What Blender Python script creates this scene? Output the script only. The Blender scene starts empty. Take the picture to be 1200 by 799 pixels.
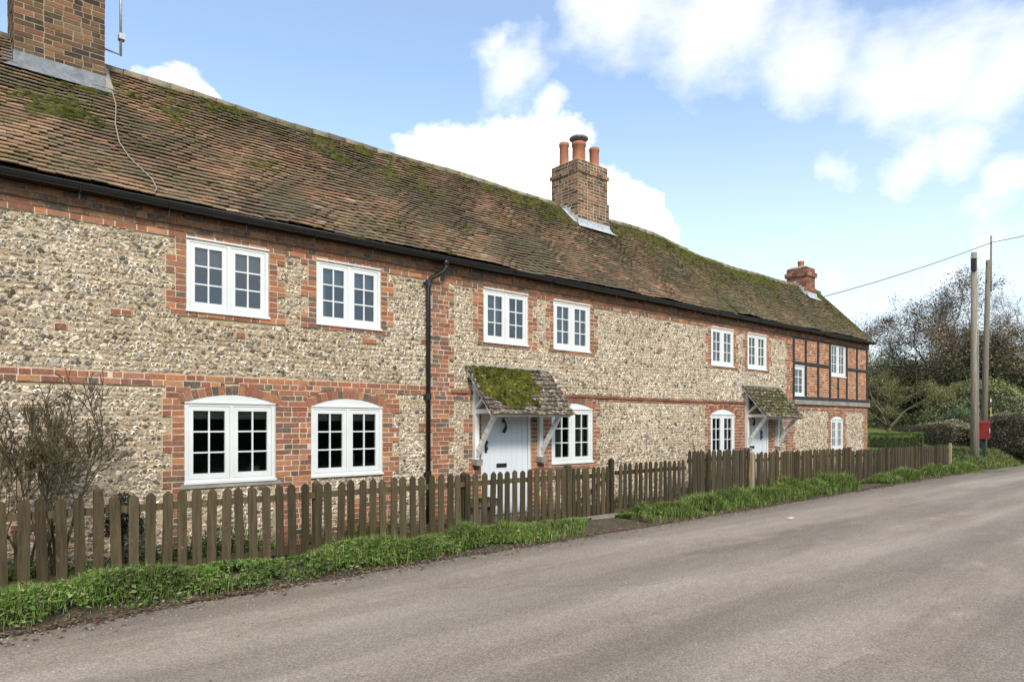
import bpy, math, random
import numpy as np
from mathutils import Vector, Matrix
R = np.random.default_rng(7); random.seed(7)
S = bpy.context.scene; COL = S.collection
PI = math.pi

# ------------------------------------------------------------------ camera
F = 780.0; CX = 600.0; HY = 497.0; CD = 9.1; HC = 1.7
NA = PI/2 - math.atan(903.0/F)
cd = bpy.data.cameras.new('camera'); cam = bpy.data.objects.new('camera', cd); COL.objects.link(cam)
cam.location = (0, -CD, HC); cam.rotation_euler = (PI/2, 0, -NA)
cd.sensor_width = 36; cd.lens = F/1200*36; cd.shift_y = (HY-399.5)/1200
cd.clip_start = .05; cd.clip_end = 3000
S.camera = cam
def direction(px, py):
    v = Vector((math.sin(NA), math.cos(NA), 0))*F + Vector((math.cos(NA), -math.sin(NA), 0))*(px-CX) + Vector((0, 0, HY-py))
    return v.normalized()
def at(px, Z):                       # plan position at depth Z
    th = math.atan((px-CX)/F); r = Z/math.cos(th)
    return r*math.sin(th+NA), -CD + r*math.cos(th+NA)

# ------------------------------------------------------------------ materials
def new_mat(name):
    m = bpy.data.materials.new(name); m.use_nodes = True; nt = m.node_tree
    for n in list(nt.nodes): nt.nodes.remove(n)
    return m, nt, nt.nodes, nt.links
class G:
    """tiny node graph builder"""
    def __init__(s, name):
        s.m, s.nt, s.N, s.L = new_mat(name)
        s.out = s.N.new('ShaderNodeOutputMaterial'); s.b = s.N.new('ShaderNodeBsdfPrincipled')
        s.L.new(s.b.outputs[0], s.out.inputs[0])
        s.pos = s.N.new('ShaderNodeNewGeometry').outputs['Position']
    def set(s, inp, v):
        if hasattr(v, 'is_linked') or isinstance(v, bpy.types.NodeSocket): s.L.new(v, inp)
        elif isinstance(v, (tuple, list)) and len(v) == 3 and len(inp.default_value) == 4: inp.default_value = (*v, 1)
        else: inp.default_value = v
    def noise(s, scale, detail=3, rough=.55, stretch=None, dist=0, vec=None):
        v = vec or s.pos
        if stretch:
            mp = s.N.new('ShaderNodeMapping'); mp.inputs['Scale'].default_value = stretch; s.L.new(v, mp.inputs[0]); v = mp.outputs[0]
        n = s.N.new('ShaderNodeTexNoise'); n.inputs['Scale'].default_value = scale; n.inputs['Detail'].default_value = detail
        n.inputs['Roughness'].default_value = rough; n.inputs['Distortion'].default_value = dist; s.L.new(v, n.inputs['Vector'])
        return n.outputs['Fac']
    def voro(s, scale, feature='F1', stretch=None, out='Distance'):
        v = s.pos
        if stretch:
            mp = s.N.new('ShaderNodeMapping'); mp.inputs['Scale'].default_value = stretch; s.L.new(v, mp.inputs[0]); v = mp.outputs[0]
        n = s.N.new('ShaderNodeTexVoronoi'); n.feature = feature; n.inputs['Scale'].default_value = scale; s.L.new(v, n.inputs['Vector'])
        return n.outputs[out]
    def ramp(s, fac, *stops):
        n = s.N.new('ShaderNodeValToRGB'); s.L.new(fac, n.inputs[0]); e = n.color_ramp.elements
        while len(e) < len(stops): e.new(.5)
        for k, (p, c) in enumerate(stops):
            e[k].position = p; e[k].color = (*c, 1) if isinstance(c, (tuple, list)) else (c, c, c, 1)
        return n.outputs[0]
    def mix(s, fac, a, b, mode='MIX'):
        n = s.N.new('ShaderNodeMix'); n.data_type = 'RGBA'; n.blend_type = mode
        s.set(n.inputs[0], fac); s.set(n.inputs[6], a); s.set(n.inputs[7], b); return n.outputs[2]
    def math(s, op, a, b=0.0, clamp=False):
        n = s.N.new('ShaderNodeMath'); n.operation = op; n.use_clamp = clamp
        s.set(n.inputs[0], a); s.set(n.inputs[1], b); return n.outputs[0]
    def attr(s, name='Col'):
        n = s.N.new('ShaderNodeAttribute'); n.attribute_name = name; return n.outputs['Color']
    def sep(s, i):
        n = s.N.new('ShaderNodeSeparateXYZ'); s.L.new(s.pos, n.inputs[0]); return n.outputs[i]
    def rnd(s): return s.N.new('ShaderNodeObjectInfo').outputs['Random']
    def bump(s, h, strength=.5, dist=.01):
        n = s.N.new('ShaderNodeBump'); n.inputs['Strength'].default_value = strength; n.inputs['Distance'].default_value = dist
        s.L.new(h, n.inputs['Height']); s.L.new(n.outputs[0], s.b.inputs['Normal'])
    def end(s, color, rough=.9, spec=.3, metal=0):
        s.set(s.b.inputs['Base Color'], color); s.set(s.b.inputs['Roughness'], rough)
        s.b.inputs['Specular IOR Level'].default_value = spec; s.b.inputs['Metallic'].default_value = metal
        return s.m
M = {}
def simple(name, col, rough=.8, spec=.3, metal=0, var=.15, scale=20, bump=0, bscale=60):
    g = G(name); n = g.noise(scale, 4)
    c = g.mix(1.0, col, g.ramp(n, (.25, 1-var), (.75, 1+var)), 'MULTIPLY')
    if bump: g.bump(g.noise(bscale, 4), bump, .004)
    M[name] = g.end(c, rough, spec, metal); return M[name]
def vcol(name, rough=.9, spec=.25, var=.25, scale=60, bump=.4, dist=.004, bscale=90, grime=None):
    g = G(name); a = g.attr(); n = g.noise(scale, 4, .65)
    c = g.mix(1.0, a, g.ramp(n, (.25, 1-var), (.75, 1+var)), 'MULTIPLY')
    if grime:
        c = grime(g, c)
    g.bump(g.noise(bscale, 4, .7), bump, dist)
    M[name] = g.end(c, rough, spec); return M[name]

def g_flint(g, c):
    w = g.ramp(g.noise(.55, 4, .6), (.35, (.90, .86, .80)), (.65, (1.04, 1.02, 1.0)))
    c = g.mix(1.0, c, w, 'MULTIPLY')
    low = g.math('LESS_THAN', g.sep(2), .5)
    d = g.ramp(g.noise(1.3, 5, .6, (1, 1, .5)), (.55, 0.0), (.8, 1.0))
    return g.mix(g.math('MULTIPLY', d, .4), c, (.13, .11, .08))
vcol('flint', .55, .45, .18, 70, .35, .004, 120, g_flint)
def g_brick(g, c):
    s = g.ramp(g.noise(5, 5, .7), (.46, 0.0), (.76, .7))
    c = g.mix(s, c, (.20, .135, .09))
    s2 = g.ramp(g.noise(30, 5, .75), (.54, 0.0), (.70, .7))
    return g.mix(s2, c, (.38, .29, .21))
vcol('brick', .92, .2, .28, 45, .6, .006, 110, g_brick)
def g_chimney(g, c):
    s = g.ramp(g.noise(7, 5, .7), (.52, 0.0), (.76, .4))
    return g.mix(s, c, (.17, .14, .085))
vcol('chimney_brick', .95, .15, .3, 50, .6, .006, 90, g_chimney)
# mortar between the flints
g = G('flint_mortar')
c = g.ramp(g.noise(9, 6, .7), (.28, (.30, .235, .16)), (.48, (.53, .42, .285)), (.7, (.66, .56, .43)))
c = g.mix(g.ramp(g.noise(75, 3, .6), (.55, 0.0), (.72, .6)), c, (.13, .095, .065))
c = g.mix(1.0, c, g.ramp(g.noise(.55, 4, .6), (.35, (.88, .82, .74)), (.65, (1.04, 1.02, 1.0))), 'MULTIPLY')
g.bump(g.noise(38, 6, .75), 1.0, .03); M['flint_mortar'] = g.end(c, .95, .15)
g = G('brick_mortar')
c = g.ramp(g.noise(8, 5, .7), (.3, (.42, .33, .23)), (.6, (.62, .52, .40)))
g.bump(g.noise(60, 4, .7), .5, .006); M['brick_mortar'] = g.end(c, .95, .15)
g = G('chimney_mortar')
c = g.ramp(g.noise(8, 5, .7), (.3, (.17, .13, .09)), (.6, (.33, .27, .19)))
g.bump(g.noise(60, 4, .7), .5, .006); M['chimney_mortar'] = g.end(c, .95, .15)
# roof tiles: clay with lichen and moss growing over them
def g_roof(g, c):
    li = g.ramp(g.noise(1.1, 6, .68), (.42, 0.0), (.64, .88))
    c = g.mix(li, c, g.ramp(g.noise(30, 4, .7), (.3, (.09, .078, .046)), (.7, (.21, .18, .11))))
    mo = g.ramp(g.noise(2.1, 8, .72, (1, 1.3, 1.3)), (.54, 0.0), (.66, .9))
    hi = g.ramp(g.noise(11, 5, .7), (.40, 0.0), (.56, 1.0))
    c = g.mix(g.math('MULTIPLY', mo, hi), c, g.ramp(g.noise(40, 3), (.3, (.045, .05, .010)), (.7, (.13, .14, .028))))
    sp = g.ramp(g.noise(38, 3, .6), (.70, 0.0), (.76, .8))
    c = g.mix(sp, c, (.42, .38, .28))
    # worn, mossier far end of the roof
    far = g.ramp(g.math('MULTIPLY', g.math('ADD', g.sep(0), g.math('MULTIPLY', g.noise(.8, 4), 5.0)), .05), (.70, 0.0), (.90, 1.0))
    n2 = g.ramp(g.noise(9, 6, .75), (.38, 0.0), (.60, .85))
    c = g.mix(g.math('MULTIPLY', far, n2), c, g.ramp(g.noise(15, 4, .7), (.35, (.095, .088, .042)), (.65, (.20, .18, .095))))
    return c
vcol('roof_tile', .95, .12, .35, 35, .7, .006, 100, g_roof)
def g_porch(g, c):
    sp = g.ramp(g.noise(14, 5, .75), (.53, 0.0), (.60, .9))
    return g.mix(sp, c, g.ramp(g.noise(50), (.4, (.30, .27, .22)), (.6, (.58, .54, .46))))
vcol('porch_tile', .95, .12, .35, 35, .8, .008, 90, g_porch)
vcol('moss', 1.0, .05, .45, 55, 1.0, .02, 120)
vcol('foliage', .75, .25, .25, 12, .1, .002, 60)
M['foliage'].node_tree.nodes['Principled BSDF'].inputs['Subsurface Weight'].default_value = 0
vcol('grass', .7, .25, .2, 3, .05, .002, 60)
vcol('bark', .95, .1, .35, 30, .8, .01, 60)
vcol('litter', .85, .2, .3, 30, .3, .003, 60)
# paint, metal, lead ...
g = G('white_paint')
c = g.ramp(g.noise(2.2, 4), (.3, (.60, .595, .57)), (.7, (.68, .675, .655)))
g.bump(g.noise(50, 3, .6, (1, 1, .15)), .12, .003); M['white_paint'] = g.end(c, .38, .45)
g = G('aged_white_paint')
c = g.ramp(g.noise(3, 5), (.3, (.56, .55, .50)), (.65, (.76, .75, .71)))
c = g.mix(g.ramp(g.noise(9, 6, .75, (1, 1, .4)), (.60, 0.0), (.75, .6)), c, (.30, .28, .22))
g.bump(g.noise(40, 5, .6), .3, .004); M['aged_white_paint'] = g.end(c, .6, .3)
simple('black_plastic', (.012, .012, .013), .35, .5, 0, .3, 9, .1)
simple('black_iron', (.012, .012, .012), .45, .5, 0, .2, 30, .3)
simple('dark_soffit', (.03, .024, .02), .9, .1)
simple('dark_timber', (.028, .026, .028), .7, .3, 0, .35, 14, .5, 40)
g = G('lead')
c = g.ramp(g.noise(9, 6, .7), (.35, (.12, .125, .135)), (.6, (.22, .23, .24)), (.75, (.33, .34, .35)))
g.bump(g.noise(20, 4), .3, .006); M['lead'] = g.end(c, .6, .4)
g = G('white_flashing')
c = g.ramp(g.noise(12, 5, .7), (.35, (.30, .31, .32)), (.65, (.50, .51, .52)))
g.bump(g.noise(25, 4), .3, .006); M['white_flashing'] = g.end(c, .7, .3)
g = G('terracotta')
c = g.ramp(g.noise(9, 5, .6, (1, 1, .4)), (.3, (.30, .11, .06)), (.7, (.42, .17, .10)))
M['terracotta'] = g.end(c, .75, .3)
g = G('weathered_ledge')
c = g.ramp(g.noise(10, 6, .7, (.3, 1, 1)), (.3, (.16, .14, .12)), (.7, (.34, .31, .27)))
g.bump(g.noise(30, 5), .5, .01); M['weathered_ledge'] = g.end(c, .95, .15)
g = G('cement')
c = g.ramp(g.noise(10, 6, .7), (.3, (.25, .22, .17)), (.7, (.42, .38, .31)))
g.bump(g.noise(40, 5), .5, .008); M['cement'] = g.end(c, .95, .15)
# weathered fence wood
def wood(name, a, b, green, gcol=(.085, .078, .034)):
    g = G(name)
    off = g.N.new('ShaderNodeCombineXYZ'); r = g.rnd(); g.L.new(g.math('MULTIPLY', r, 37.0), off.inputs[0]); g.L.new(g.math('MULTIPLY', r, 11.0), off.inputs[2])
    va = g.N.new('ShaderNodeVectorMath'); va.operation = 'ADD'; g.L.new(g.pos, va.inputs[0]); g.L.new(off.outputs[0], va.inputs[1]); v = va.outputs[0]
    gr = g.noise(30, 6, .7, (1, 1, .06), .8, v)
    c = g.ramp(gr, (.3, a), (.7, b))
    c = g.mix(g.math('MULTIPLY', g.ramp(g.noise(3.5, 5, .7, (1, 1, .6), 0, v), (.42, 0.0), (.68, 1.0)), green), c, gcol)
    c = g.mix(g.ramp(g.noise(14, 5, .7, (1, 1, .7), 0, v), (.62, 0.0), (.74, .5)), c, (.24, .22, .17))
    c = g.mix(1.0, c, g.ramp(r, (0.0, .62), (1.0, 1.35)), 'MULTIPLY')
    g.bump(gr, .6, .006); M[name] = g.end(c, .9, .15)
wood('fence_wood', (.034, .024, .014), (.108, .079, .046), .40)
wood('fence_wood_dark', (.028, .021, .014), (.088, .066, .044), .30)
wood('pale_wood', (.20, .15, .09), (.40, .31, .19), .2)
wood('pole_wood', (.11, .088, .065), (.28, .235, .185), .25, (.15, .15, .10))
g = G('glass')
g.N.remove(g.b); tr = g.N.new('ShaderNodeBsdfTransparent'); tr.inputs[0].default_value = (.62, .66, .66, 1)
gl = g.N.new('ShaderNodeBsdfGlossy'); gl.inputs['Roughness'].default_value = .01; gl.inputs[0].default_value = (.82, .92, 1, 1)
fr = g.N.new('ShaderNodeFresnel'); fr.inputs[0].default_value = 2.0
mx = g.N.new('ShaderNodeMixShader'); g.L.new(fr.outputs[0], mx.inputs[0]); g.L.new(tr.outputs[0], mx.inputs[1]); g.L.new(gl.outputs[0], mx.inputs[2])
bp = g.N.new('ShaderNodeBump'); bp.inputs['Strength'].default_value = .06; bp.inputs['Distance'].default_value = .02
g.L.new(g.noise(3.0, 2), bp.inputs['Height']); g.L.new(bp.outputs[0], gl.inputs['Normal']); g.L.new(mx.outputs[0], g.out.inputs[0]); M['glass'] = g.m
simple('room_paint', (.34, .31, .27), .9, .1)
simple('curtain', (.62, .57, .48), .9, .1, 0, .1, 6)
simple('net_curtain', (.62, .66, .70), .9, .1, 0, .08, 6)
simple('blind', (.55, .63, .70), .9, .1, 0, .05, 6)
simple('door_paint', (.62, .64, .67), .42, .4, 0, .04, 3, .05)
simple('post_red', (.21, .012, .010), .42, .5, 0, .25, 9, .15)
simple('sign_yellow', (.55, .40, .05), .5, .4)
simple('sign_white', (.75, .75, .73), .5, .4)
simple('galvanised', (.42, .42, .40), .45, .5, .6, .2, 20)
simple('dark_green_paint', (.015, .035, .028), .6, .3)
simple('ceramic', (.62, .58, .48), .35, .5)
simple('hinge_dark', (.02, .018, .016), .6, .4)
simple('cable', (.32, .26, .22), .6, .3)
simple('wire', (.10, .095, .10), .6, .3)
simple('stone_kerb', (.22, .20, .16), .95, .15, 0, .3, 12, .6)
# road
g = G('asphalt')
agg = g.voro(95, out='Color'); n1 = g.noise(150, 3, .7)
c = g.ramp(g.noise(.9, 6, .65, (.16, 1.0, 1)), (.30, (.225, .175, .134)), (.50, (.300, .240, .186)), (.72, (.39, .32, .255)))
sp = g.N.new('ShaderNodeSeparateColor'); g.L.new(agg, sp.inputs[0])
c = g.mix(1.0, c, g.ramp(sp.outputs[0], (0.0, .72), (.55, .97), (1.0, 1.4)), 'MULTIPLY')
c = g.mix(g.ramp(g.noise(70, 4, .7), (.58, 0.0), (.70, .65)), c, (.40, .35, .30))
c = g.mix(g.ramp(g.noise(2.6, 6, .75, (.4, 1, 1)), (.54, 0.0), (.64, .8)), c, g.ramp(g.noise(55, 4, .75), (.40, (.22, .17, .13)), (.60, (.48, .40, .33))))
c = g.mix(g.ramp(g.noise(1.6, 6, .75, (.25, 1.6, 1)), (.62, 0.0), (.70, .55)), c, (.10, .085, .075))
tw = g.ramp(g.math('ADD', g.math('SINE', g.math('ADD', g.math('MULTIPLY', g.sep(1), 3.6), g.math('MULTIPLY', g.noise(.5, 3, .6, (.3, 1, 1)), 3.5))), g.math('MULTIPLY', g.noise(1.5, 4, .7, (.2, 1, 1)), 1.2)), (.0, .86), (.9, 1.10))
c = g.mix(1.0, c, tw, 'MULTIPLY')
# dirt and washed grit along the edge under the verge
yy = g.math('ADD', g.sep(1), g.math('MULTIPLY', g.noise(1.2, 5, .7), .75))
ed = g.ramp(g.math('ADD', g.math('MULTIPLY', yy, .5), 1.35), (.10, 0.0), (.46, 1.0))
c = g.mix(g.math('MULTIPLY', ed, .8), c, g.ramp(g.noise(22, 5, .75), (.35, (.09, .068, .05)), (.7, (.27, .22, .17))))
crack = g.voro(.55, 'DISTANCE_TO_EDGE', (.35, 1.0, 1))
cr = g.ramp(g.math('ADD', crack, g.math('MULTIPLY', g.noise(6, 4, .8), .05)), (.018, .6), (.03, 0.0))
c = g.mix(g.math('MULTIPLY', cr, g.ramp(g.noise(.7, 2), (.47, 0.0), (.56, .8))), c, (.06, .05, .045))
g.bump(g.math('ADD', g.math('MULTIPLY', sp.outputs[1], .6), g.noise(60, 4, .7)), .55, .006); M['asphalt'] = g.end(c, .88, .25)
g = G('tar_patch')
c = g.ramp(g.noise(60, 5, .75), (.35, (.05, .045, .042)), (.62, (.10, .09, .08)), (.72, (.24, .21, .18)))
g.bump(g.noise(80, 4, .7), .6, .006); M['tar_patch'] = g.end(c, .8, .3)
g = G('soil')
c = g.ramp(g.noise(14, 6, .75), (.3, (.07, .052, .036)), (.55, (.15, .115, .08)), (.72, (.26, .21, .155)))
c = g.mix(g.ramp(g.noise(2.4, 5, .7), (.50, 0.0), (.66, .5)), c, (.05, .07, .02))
g.bump(g.noise(30, 6, .75), 1.0, .03); M['soil'] = g.end(c, .95, .1)
g = G('meadow')
c = g.ramp(g.noise(1.2, 6, .7), (.3, (.08, .11, .025)), (.55, (.14, .18, .04)), (.75, (.19, .20, .07)))
g.bump(g.noise(12, 6, .75), 1.0, .08); M['meadow'] = g.end(c, .95, .1)

# ------------------------------------------------------------------ mesh builder
class MB:
    def __init__(s): s.V = []; s.C = []; s.F = []; s.n = 0
    def add(s, v, faces, col=(.5, .5, .5)):
        v = np.asarray(v, float).reshape(-1, 3); c = np.asarray(col, float)
        if c.ndim == 1: c = np.tile(c, (len(v), 1))
        s.V.append(v); s.C.append(c)
        for f in faces:
            s.F.append(np.asarray(f, np.int64).reshape(-1, np.asarray(f).shape[-1]) + s.n)
        s.n += len(v); return s
    def box(s, x0, x1, y0, y1, z0, z1, col=(.5, .5, .5), mat=None):
        v = [(x0,y0,z0),(x1,y0,z0),(x1,y1,z0),(x0,y1,z0),(x0,y0,z1),(x1,y0,z1),(x1,y1,z1),(x0,y1,z1)]
        if mat is not None: v = [tuple(mat @ Vector(q)) for q in v]
        return s.add(v, [BOXF], col)
    def boxes(s, V8, col):               # V8: (n,8,3)
        n = len(V8); f = (BOXF[None] + (np.arange(n)*8)[:, None, None]).reshape(-1, 4)
        return s.add(V8.reshape(-1, 3), [f], np.repeat(col, 8, 0))
    def beam(s, a, b, w, h, col=(.5, .5, .5), up=(0, 0, 1)):   # box from a to b
        a = Vector(a); b = Vector(b); d = (b-a).normalized(); u = Vector(up)
        side = d.cross(u).normalized(); u = side.cross(d).normalized()
        v = []
        for p in (a, b):
            for i, j in ((-1,-1),(1,-1),(1,1),(-1,1)): v.append(tuple(p + side*i*w/2 + u*j*h/2))
        return s.add(v, [[(0,1,2,3),(7,6,5,4),(0,4,5,1),(1,5,6,2),(2,6,7,3),(3,7,4,0)]], col)
    def tube(s, pts, rad, k=6, col=(.5, .5, .5), cap=True):
        pts = np.asarray(pts, float); m = len(pts); rad = np.broadcast_to(np.asarray(rad, float), (m,))
        t = np.gradient(pts, axis=0); t /= np.linalg.norm(t, axis=1)[:, None]+1e-9
        ref = np.array([0, 0, 1.]) if abs(t[0][2]) < .9 else np.array([1., 0, 0])
        a = np.cross(t, ref); a /= np.linalg.norm(a, axis=1)[:, None]+1e-9; b = np.cross(t, a)
        an = np.arange(k)*2*PI/k
        v = pts[:, None] + rad[:, None, None]*(np.cos(an)[None, :, None]*a[:, None] + np.sin(an)[None, :, None]*b[:, None])
        i = np.arange(k); j = (i+1) % k; f = []
        for q in range(m-1): f.append(np.stack([i+q*k, j+q*k, j+(q+1)*k, i+(q+1)*k], 1))
        fs = [np.concatenate(f)]
        if cap: fs += [i[None, ::-1], i[None]+(m-1)*k]
        return s.add(v.reshape(-1, 3), fs, col)
    def lathe(s, prof, c=(0, 0, 0), k=20, col=(.5, .5, .5)):
        an = np.arange(k)*2*PI/k; v = []
        for r, z in prof: v += [(c[0]+r*math.cos(q), c[1]+r*math.sin(q), c[2]+z) for q in an]
        i = np.arange(k); j = (i+1) % k
        f = [np.stack([i+q*k, j+q*k, j+(q+1)*k, i+(q+1)*k], 1) for q in range(len(prof)-1)]
        return s.add(v, [np.concatenate(f)], col)
    def build(s, name, mat, parent=None, smooth=False, loc=None):
        me = bpy.data.meshes.new(name)
        V = np.concatenate(s.V); C = np.concatenate(s.C)
        me.vertices.add(len(V)); me.vertices.foreach_set('co', V.ravel())
        nl = sum(f.size for f in s.F); npoly = sum(len(f) for f in s.F)
        me.loops.add(nl); me.polygons.add(npoly)
        me.loops.foreach_set('vertex_index', np.concatenate([f.ravel() for f in s.F]))
        tot = np.concatenate([np.full(len(f), f.shape[1]) for f in s.F])
        me.polygons.foreach_set('loop_start', np.concatenate([[0], np.cumsum(tot)[:-1]]))
        me.polygons.foreach_set('use_smooth', np.full(npoly, smooth))
        me.update(calc_edges=True)
        ca = me.color_attributes.new('Col', 'FLOAT_COLOR', 'POINT')
        ca.data.foreach_set('color', np.concatenate([C, np.ones((len(C), 1))], 1).ravel())
        me.materials.append(M[mat]); me.validate()
        o = bpy.data.objects.new(name, me); COL.objects.link(o)
        if parent is not None: o.parent = parent
        if loc is not None: o.location = loc
        return o
BOXF = np.array([(0,3,2,1),(4,5,6,7),(0,1,5,4),(1,2,6,5),(2,3,7,6),(3,0,4,7)])
def tag(o, label=None, cat=None, group=None, kind=None):
    if label: o['label'] = label
    if cat: o['category'] = cat
    if group: o['group'] = group
    if kind: o['kind'] = kind
    return o
def thing(name, label, cat, loc=(0, 0, 0), group=None, rz=0):
    o = bpy.data.objects.new(name, None); COL.objects.link(o); o.location = loc; o.rotation_euler = (0, 0, rz); o.empty_display_size = .2
    return tag(o, label, cat, group)
def part(mb, name, mat, parent, smooth=False, label=None):
    """mesh authored in world coordinates, parented to an unrotated thing"""
    base = parent; off = Vector((0, 0, 0))
    while base is not None: off += base.location; base = base.parent
    o = mb.build(name, mat, parent, smooth); o.location = -off
    if label: o['label'] = label
    return o
def vn(u, t, s, seed):
    rr = np.random.default_rng(seed); g_ = rr.random((128, 128)); x = u*s+50; y = t*s+50; xi = x.astype(int); yi = y.astype(int); fx = x-xi; fy = y-yi; fx = fx*fx*(3-2*fx); fy = fy*fy*(3-2*fy)
    a = lambda i, j: g_[i % 128, j % 128]
    return (a(xi, yi)*(1-fx)+a(xi+1, yi)*fx)*(1-fy)+(a(xi, yi+1)*(1-fx)+a(xi+1, yi+1)*fx)*fy
def fbm1(x, seed=0):
    r = np.random.default_rng(seed); x = np.asarray(x, float); o = np.zeros_like(x)
    for k in range(4):
        o += np.sin(x*(.7+r.random())*1.9**k + r.random()*7)/1.6**k
    return o*.4

# ------------------------------------------------------------------ the cottage row
house = thing('cottage_row', 'long flint and red brick cottage row with mossy tiled roof and timber framed far end', 'house', (10, 0, 0))
XL, XR, XT = -3.2, 23.54, 18.35      # left end, right end, start of the timber framing
CO = .075
WIN = [ # X0 X1 z0 z1 crown kind content
 (2.39, 3.44, 3.15, 4.07, 0, 'two', 'blind'), (4.13, 5.17, 3.15, 4.07, 0, 'two', 'dark'),
 (7.19, 8.23, 3.14, 4.07, 0, 'two', 'part'), (8.89, 9.91, 3.14, 4.07, 0, 'two', 'net'),
 (14.24, 15.25, 3.14, 4.07, 0, 'two', 'net'), (15.92, 16.90, 3.15, 4.07, 0, 'two', 'curtain'),
 (2.37, 3.53, .95, 1.98, 2.09, 'two', 'low'), (4.05, 5.20, .95, 1.96, 2.08, 'two', 'low'),
 (8.84, 9.99, .95, 2.00, 2.11, 'two', 'curtain'), (14.22, 15.30, .95, 1.95, 2.07, 'two', 'curtain'),
 (18.42, 19.08, 2.50, 3.38, 0, 'one', 'net'), (20.78, 21.86, 3.18, 4.22, 0, 'two', 'net'), (20.80, 21.67, .92, 1.86, 1.95, 'two', 'net')]
DOORS = [(7.14, 8.31, .08, 1.96), (15.95, 17.0, .08, 1.96)]
HOLES = [(a, b, c, d) for a, b, c, d, *_ in WIN] + DOORS
# brick areas (x0, x1, z0, z1, toothed left, toothed right)
BR = [(XL, XT, 4.05, 4.22, 0, 0),
      (XL, 6.15, 2.16, 2.31, 0, 0), (6.4, 9.95, 2.10, 2.26, 0, 0), (9.9, 15.7, 2.14, 2.22, 0, 0), (14.0, 15.72, 2.0, 2.22, 0, 0), (6.55, 7.2, 2.10, 2.26, 0, 0),
      (2.15, 3.68, 2.0, 2.31, 0, 0), (3.9, 5.45, 2.0, 2.31, 0, 0),
      (2.26, 2.39, 3.07, 4.1, .11, 0), (3.44, 3.56, 3.07, 4.1, 0, .11), (2.2, 3.6, 3.07, 3.15, 0, 0),
      (4.00, 4.13, 3.07, 4.1, .11, 0), (5.17, 5.29, 3.07, 4.1, 0, .11), (3.95, 5.35, 3.07, 3.15, 0, 0),
      (2.22, 2.37, 0, 2.2, .11, 0), (3.53, 4.05, 0, 2.3, 0, 0), (5.20, 5.38, 0, 2.2, 0, .12), (4.05, 5.2, .88, .95, 0, 0), (4.6, 5.2, 0, .6, .1, 0),
      (6.12, 6.45, 0, 4.2, .06, .11),
      (7.06, 7.19, 3.06, 4.1, .11, 0), (8.23, 8.35, 3.06, 4.1, 0, .11), (7.05, 8.38, 3.06, 3.14, 0, 0),
      (8.78, 8.89, 3.06, 4.1, .1, 0), (9.91, 10.04, 3.06, 4.1, 0, .11), (8.75, 10.05, 3.06, 3.14, 0, 0),
      (6.86, 7.14, 0, 1.9, .11, 0), (8.31, 8.84, 0, 2.1, 0, 0), (9.99, 10.10, .2, 2.2, 0, .11), (8.84, 10.05, .86, .95, 0, 0), (8.31, 8.84, 1.9, 2.2, 0, 0), (8.7, 10.1, 2.0, 2.24, 0, 0),
      (14.1, 14.24, 3.06, 4.1, .11, 0), (15.25, 15.38, 3.06, 4.1, 0, .1), (14.1, 15.4, 3.06, 3.14, 0, 0),
      (15.78, 15.92, 3.06, 4.1, .1, 0), (16.9, 17.03, 3.06, 4.1, 0, .11), (15.8, 17.05, 3.06, 3.15, 0, 0),
      (14.08, 14.22, 0, 2.1, .11, 0), (15.30, 15.95, 0, 2.2, 0, 0), (14.1, 15.4, .86, .95, 0, 0), (17.0, 17.18, 0, 2.2, 0, .1),
      (18.02, 18.35, 2.2, 4.2, .1, 0), (17.95, 18.40, 0, 2.2, .1, .1), (17.9, 23.54, 2.10, 2.27, 0, 0),
      (20.62, 20.80, .3, 2.0, .11, 0), (21.67, 21.84, .3, 2.0, 0, .11), (20.7, 21.75, .85, .92, 0, 0), (20.6, 21.9, 1.93, 2.1, 0, 0), (23.25, 23.54, 0, 2.2, .11, 0),
      (1.55, 1.78, 3.0, 3.07, 0, 0), (1.0, 1.12, 2.8, 2.88, 0, 0), (4.85, 5.1, 2.92, 3.0, 0, 0), (3.0, 3.12, 2.85, 2.92, 0, 0), (12.1, 12.3, 3.3, 3.37, 0, 0), (.6, .95, .5, .57, 0, 0),
      (5.9, 6.2, 3.0, 3.07, 0, 0), (5.85, 6.2, 1.6, 1.75, 0, 0)]
ARCH = []
for (a, b, c, d, cr, *_r) in WIN:
    if cr: h = cr-d; hw = (b-a)/2; Rr = (hw*hw+h*h)/(2*h); ARCH.append(((a+b)/2, cr-Rr, Rr, hw, d, cr))
def sub(iv, a, b):
    o = []
    for (p, q) in iv:
        if b <= p or a >= q: o.append((p, q)); continue
        if a-p > .03: o.append((p, a))
        if q-b > .03: o.append((b, q))
    return o
rows = {}
for k in range(0, 58):
    z = (k+.5)*CO; iv = []
    for (x0, x1, z0, z1, tl, tr) in BR:
        if z0 <= z < z1:
            t = ((k+int(x0*7)) // 3) % 2
            iv.append((x0-tl*t, x1+tr*(((k+int(x1*5)) // 3) % 2)))
    iv.sort(); m = []
    for p in iv:
        if m and p[0] <= m[-1][1]+.02: m[-1] = (m[-1][0], max(m[-1][1], p[1]))
        else: m.append(p)
    for (a, b, c, d) in HOLES:
        if c-.02 < z < d+.0: m = sub(m, a, b)
    for (cx, cz, Rr, hw, zs, cr) in ARCH:
        ro = Rr+.125
        if z > zs-.04 and abs(z-cz) < ro:
            w = min(math.sqrt(ro*ro-(z-cz)**2), hw+.06); m = sub(m, cx-w, cx+w)
    rows[k] = m
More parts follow.
